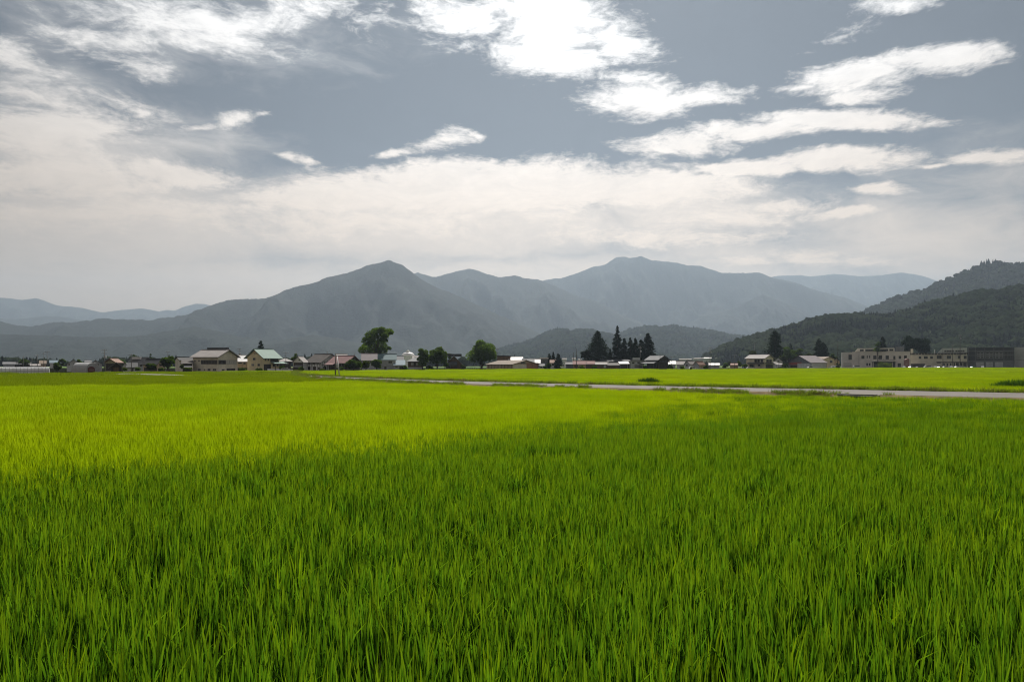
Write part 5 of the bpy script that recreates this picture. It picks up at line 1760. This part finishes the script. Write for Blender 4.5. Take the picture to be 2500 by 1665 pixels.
# garden shrubs and hedges between the houses
for i, (px, off, yt, w, m, lab) in enumerate([
    (304, 2, 897, 14, TREE_LIGHT, 'low light shrub at the foot of the small white shed'), (338, 4, 896, 16, TREE_GREEN, 'low dark shrub in front of the white strip ridge house'),
    (395, 2, 898, 14, TREE_GREEN, 'low shrub under the small tan gable'), (460, 4, 898, 18, TREE_LIGHT, 'light shrub before the dark cluttered shed'),
    (690, 4, 893, 18, TREE_GREEN, 'dark garden shrub before the pink hipped roof'), (735, 2, 896, 18, TREE_GREEN, 'dark shrub before the little pale gable'),
    (832, -8, 893, 16, TREE_GREEN, 'dark shrub beside the white panel of the rose roofed house'), (990, -2, 891, 14, TREE_GREEN, 'shrub between the pale blue annex and the traditional house'),
    (1050, -10, 892, 20, TREE_GREEN, 'low dark shrub between the twin trees'), (1130, -4, 890, 16, TREE_GREY, 'grey green shrub left of the big round tree'),
    (1330, 4, 890, 12, TREE_GREEN, 'shrub at the right end of the brown barn'), (1420, 2, 893, 16, TREE_LIGHT, 'light shrub before the tan red roofed shed'),
    (1452, 2, 892, 14, TREE_GREEN, 'dark shrub between the red roofed sheds and the pale grey roof'), (1574, -2, 890, 14, TREE_GREEN, 'dark shrub left of the dark timber house'),
    (1636, 4, 890, 16, TREE_GREEN, 'dark shrub right of the dark timber house'), (1664, 6, 892, 14, TREE_LIGHT, 'light shrub before the second little house'),
    (1724, 4, 891, 14, TREE_GREEN, 'dark shrub left of the tall crossarm pole'), (1816, 4, 888, 18, TREE_GREEN, 'dark shrub left of the beige two-storey house'),
    (1918, 4, 886, 20, TREE_GREY, 'grey shrub between the carports and the warehouse'), (2046, 4, 886, 14, TREE_GREEN, 'dark shrub before the rounded end bay')]):
    broadleaf(lab, px, off, yt, 906, w, 200 + i, m, lobes=7, n=500, name='shrub', trunk=False, leaf=.26)


# ================================================================== POLES
def pole(label, px, d, ytop, arms=2, trans=False, mat=POLE, r=.16, lean=0.0, base=None, lamp=False):
    zt = zat(ytop, d)
    e = empty('utility_pole', (xat(px, d), d, 0), rad(random.Random(px).uniform(-25, 25)), label, 'pole')
    MB().tube([(0, 0, 0), (lean * .5, 0, zt * .5), (lean, 0, zt)], [r, r * .85, r * .6], 8).build('shaft', mat, e, True)
    for k in range(arms):
        z = zt - .35 - k * .75
        w = 1.0 - .15 * k
        arm = MB().box(lean - w, lean + w, -.05, .05, z - .05, z + .05).build('crossarm', FRAME_D, e)
        for x in (-w + .1, -w * .35, w * .35, w - .1):
            MB().tube([(lean + x, 0, z + .05), (lean + x, 0, z + .16), (lean + x, 0, z + .24)], [.05, .07, .03], 6).build('insulator', W_PALE, arm)
    if trans:
        MB().tube([(lean + .42, 0, zt - 2.9), (lean + .42, 0, zt - 2.85), (lean + .42, 0, zt - 2.1), (lean + .42, 0, zt - 2.05)], [.2, .27, .27, .2], 10).build('transformer', W_GREY, e)
    if lamp:
        MB().tube([(lean, 0, zt - 1.5), (lean + .7, 0, zt - 1.2), (lean + 1.1, 0, zt - 1.2)], [.03, .03, .09], 6).build('lamp_arm', STEEL, e)
    return e


pole('utility pole with crossarms and a transformer between the silver greenhouse and the olive barn', 254.5, 214, 852.5, 2, True)
pole('taller of two close thin poles behind the white tunnel', 115, 260, 857, 1, r=.13)
pole('shorter of two close thin poles behind the white tunnel', 107, 266, 861, 1, r=.13)
pole('single thin pole left of the two close thin poles', 91, 270, 865.5, 1, r=.12)
pole('faint short pole at far left behind the white tunnel', 57, 280, 869, 0, r=.12)
pole('faint short post between the far left poles', 78, 280, 875, 0, r=.1)
pole('thin pole in front of the lean-to below the white strip ridge', 320.5, 218, 864, 1, r=.13)
pole('pole top above the spreading tree left of the hall', 410, 245, 856.5, 1, r=.13)
pole('pole rising behind the small house with the white roof', 584, 290, 850, 2, True)
pole('thin pole behind the porch of the mint roofed house', 698, 252, 859, 1, r=.13)
pole('thin pole above the dark tree near the little pale gable', 723, 300, 856, 0, r=.13)
pole('thin pole behind the ridge of the rose roof', 866, 285, 861, 0, r=.13)
pole('thin pole left of the tallest spreading tree', 886.5, 285, 859, 1, r=.13)
pole('thin pole left of the brown house behind the big round tree', 1214, 360, 850, 1, r=.14)
pole('taller dark pole of the pair left of the faded red roofs', 1407, 337, 851, 0, mat=POLE_D, r=.2)
pole('shorter dark pole of the pair left of the faded red roofs', 1400, 345, 860.5, 0, mat=POLE_D, r=.17)
pole('thin tall pole at the left edge of the widest conifer', 1436.5, 380, 837, 1, r=.16)
pole('thin dark post in front of the faded red roofs', 1431, 335, 880, 0, mat=POLE_D, r=.13)
pole('pole in front of the fourth conifer', 1563, 330, 845, 2, True)
pole('thin pole standing before the dark timber house', 1611.5, 308, 859, 0, mat=POLE_D, r=.13)
pole('thin pole right of the dark timber house', 1640, 330, 870, 1, r=.13)
pole('tall crossarm pole among the little roofs right of centre', 1733.5, 309, 846.5, 2, True, r=.19)
pole('short lamp pole right of the tall crossarm pole', 1745.5, 330, 868, 0, r=.12, lamp=True)
pole('thin pole second to the right of the tall crossarm pole', 1757.5, 345, 868, 0, r=.13)
pole('thin pole left of the beige two-storey house', 1793.5, 340, 866, 1, r=.13)
pole('pole rising behind the beige two-storey house', 1842, 400, 839.5, 1, r=.17)
pole('thin pole in front of the warehouse roof', 1997, 395, 870, 0, r=.13)
pole('dark tall pole left of the rounded end bay', 2045.5, 398, 838, 0, mat=POLE_D, r=.24)
pole('tallest utility pole in front of the middle wing', 2344, 440, 817.5, 2, True, mat=POLE_D, r=.24)
pole('second pole in front of the middle wing, left of the tallest', 2326, 442, 840.5, 1, mat=POLE_D, r=.2)
pole('shorter pole in front of the middle wing', 2302, 444, 848, 0, mat=POLE_D, r=.18)
# the leaning pair beside the road
d0 = gp(819, 914, .6)[1]
d0 = 134.0
pole('slim upright pole standing beside the road at left of centre', 819, d0, 862.5, 0, True, mat=POLE, r=.12)
e = empty('stay_pole', (xat(829, 131), 131, 0.3), 0, 'pale leaning stay pole propping the slim roadside pole', 'pole')
zt = zat(868, 133) - .3
MB().tube([(0, 0, 0), (xat(823, 133) - xat(829, 131), 2.0, zt)], [.11, .085], 8).build('shaft', paint('pale_pole', (0.42, 0.41, 0.40), rough=.7), e, True)
MB().box(xat(823, 133) - xat(829, 131) - .15, xat(823, 133) - xat(829, 131) + .15, 1.9, 2.1, zt - .1, zt + .06).build('cap_bracket', STEEL, e)

# dark post frame before the timber house
d0 = 300
e = empty('post_frame', (xat(1618, d0), d0, 0), 0, 'dark wooden post frame standing in the far paddy edge before the timber house', 'frame')
for px in (1611, 1622.5):
    MB().box(xat(px, d0) - xat(1618, d0) - .09, xat(px, d0) - xat(1618, d0) + .09, -.09, .09, 0, zat(877, d0)).build('post', W_DARK, e)
MB().box(xat(1608, d0) - xat(1618, d0), xat(1628, d0) - xat(1618, d0), -.12, .12, .55, .75).build('low_beam', W_DARK, e)
MB().box(xat(1609.5, d0) - xat(1618, d0), xat(1624, d0) - xat(1618, d0), -.1, .1, zat(879, d0), zat(878, d0)).build('top_beam', W_DARK, e)
# small dark cabinet at the paddy edge
d0 = 296
e = empty('control_box', (xat(1687, d0), d0, 0), 0, 'small black control box with a pale cap at the paddy edge', 'box')
MB().box(-.42, .42, -.3, .3, .25, zat(896, d0)).build('cabinet', W_DARK, e)
MB().prism([(-.5, zat(896, d0)), (.5, zat(896, d0)), (.25, zat(894.3, d0)), (-.25, zat(894.3, d0))], 'y', -.36, .36).build('cap', W_WHITE, e)
MB().box(-.08, .08, -.08, .08, 0, .25).build('foot_post', STEEL, e)
# mesh fence by the big round tree
d0 = dv(1150) - 4
e = empty('wire_fence', (xat(1145, d0), d0, 0), -math.atan((1145 - 1250) / F), 'low grey wire fence left of the big round tree', 'fence')
for k in range(7):
    MB().tube([(-2.9 + k * .97, 0, 0), (-2.9 + k * .97, 0, 1.75)], [.045, .045], 5).build('post', STEEL, e)
for z in (.75, 1.2, 1.68):
    MB().tube([(-2.9, 0, z), (2.92, 0, z)], [.03, .03], 4).build('rail', STEEL, e)


# ================================================================== CARS
RUBBER = paint('tyre_rubber', (0.02, 0.02, 0.02), rough=.9)
CGLASS = paint('car_glass', (0.015, 0.017, 0.02), rough=.12, spec=.6)
LAMP = paint('lamp_lens', (0.5, 0.48, 0.45), rough=.2)
PAINTS = {'white': paint('white_car_paint', (0.68, 0.68, 0.68), rough=.22, var=.04, spec=.6), 'silver': paint('silver_car_paint', (0.40, 0.41, 0.42), rough=.25, var=.05, metal=.3), 'dark': paint('dark_car_paint', (0.035, 0.038, 0.045), rough=.2, var=.1),
          'green': paint('green_car_paint', (0.05, 0.14, 0.11), rough=.25, var=.1), 'blue': paint('navy_car_paint', (0.03, 0.04, 0.08), rough=.2, var=.1)}


def car(label, px, d, kind, colr, rz):
    e = empty('parked_' + ('van' if kind == 'van' else 'truck' if kind == 'truck' else 'car'), (xat(px, d), d, 0.02), rad(rz), label, 'van' if kind == 'van' else 'truck' if kind == 'truck' else 'car', 'vehicles parked by the village')
    m = PAINTS[colr]
    if kind == 'van':
        Lh, hw, low, cab = 2.3, .85, [(-2.3, .35), (2.3, .35), (2.32, .95), (2.1, 1.1), (-2.3, 1.1)], [(-2.28, 1.1), (2.05, 1.1), (1.55, 1.85), (1.2, 1.95), (-2.1, 1.95), (-2.28, 1.8)]
    elif kind == 'truck':
        Lh, hw, low, cab = 1.7, .72, [(-1.7, .4), (1.7, .4), (1.7, .85), (-1.7, .85)], [(.75, .85), (1.68, .85), (1.6, 1.2), (1.3, 1.78), (.75, 1.78)]
    else:
        Lh, hw, low, cab = 2.1, .83, [(-2.1, .3), (2.1, .3), (2.12, .62), (1.9, .82), (.9, .95), (-1.9, .98), (-2.1, .85)], [(-1.85, .97), (1.05, .94), (.25, 1.42), (-.2, 1.48), (-1.3, 1.46), (-1.6, 1.38)]
    MB().prism(low, 'y', -hw, hw).build('body', m, e)
    cb = MB().prism(cab, 'y', -hw * .88, hw * .88).build('cabin', m, e)
    cx = np.mean([p[0] for p in cab])
    cz = min(p[1] for p in cab)
    ct = max(p[1] for p in cab)
    sc = [(cx + (p[0] - cx) * .88, cz + .06 + (p[1] - cz) * .80) for p in cab]
    for s in (-1, 1):
        MB().prism(sc, 'y', s * hw * .87, s * hw * .895).build('side_window', CGLASS, cb)
    fr = [p for p in cab]
    x_lo = max(p[0] for p in cab)
    x_hi = [p[0] for p in cab if p[1] > ct - .25]
    MB().prism([(x_lo - .02, cz + .06), (max(x_hi) + .03, ct - .1), (max(x_hi) + .06, ct - .1), (x_lo + .03, cz + .06)], 'y', -hw * .78, hw * .78).build('windscreen', CGLASS, cb)
    for x in (-Lh * .62, Lh * .62):
        for s in (-1, 1):
            w = MB().tube([(x, s * hw * .80, .31), (x, s * (hw + .02), .31)], [.31, .31], 12).build('wheel', RUBBER, e)
            MB().tube([(x, s * (hw + .015), .31), (x, s * (hw + .035), .31)], [.19, .19], 10).build('rim', STEEL, w)
    for s in (-1, 1):
        MB().box(Lh - .02, Lh + .04, s * hw * .55, s * hw * .9, .60, .74).build('headlight', LAMP, e)
    if kind == 'truck':
        for s in (-1, 1):
            MB().box(-1.7, .72, s * .70, s * .74, .85, 1.15).build('bed_side', m, e)
        MB().box(-1.72, -1.68, -.7, .7, .85, 1.15).build('tailgate', m, e)
    return e


ZS = dv(2260) - 2
car('white van at the left end of the car park before the rounded end bay', 2092, 412, 'van', 'white', 8)
car('white hatchback at the foot of the reddish pillar', 2206, ZS - 6, 'car', 'white', 70)
car('silver car just right of the reddish pillar', 2226, ZS, 'car', 'silver', 20)
car('dark car between the silver car and the tall white van', 2244, ZS + 1, 'car', 'dark', 15)
car('tall white van in the middle of the car park', 2267, ZS + 2, 'van', 'white', 4)
car('white car in front of the tall white van', 2264, ZS - 8, 'car', 'white', -8)
car('white car just right of the tall white van', 2283, ZS - 2, 'car', 'white', 60)
car('dark car second right of the tall white van', 2295, ZS + 1, 'car', 'dark', 30)
car('silver car under the shortest pole of the middle wing', 2309, ZS, 'car', 'silver', 10)
car('white car nosing out left of the second pole', 2321, ZS - 6, 'car', 'white', 75)
car('white car between the second and the tallest pole', 2338, ZS, 'car', 'white', 12)
car('white car right of the tallest pole', 2352, ZS - 4, 'car', 'white', -20)
car('small green car before the dark glazed block', 2377, ZS - 4, 'car', 'green', 15)
car('white car facing out before the dark glazed block', 2399, ZS - 5, 'car', 'white', 55)
car('white truck beside the cream house and the dark pole', 2028, 398, 'truck', 'white', 25)
car('white van beside the dark tall pole', 2037, 404, 'van', 'white', 60)
car('white car low at the paddy edge before the warehouse', 1980, 383, 'car', 'white', 5)
car('navy car parked left of the beige two-storey house', 1822, 338, 'car', 'blue', 10)
car('white car before the beige two-storey house', 1833, 334, 'car', 'white', -5)
car('dark car under the low carport', 1908, 374, 'car', 'dark', 20)
car('white car behind the black control box', 1692, 316, 'car', 'white', 30)
car('white car beside the porch of the mint roofed house', 700, 242, 'car', 'white', 15)
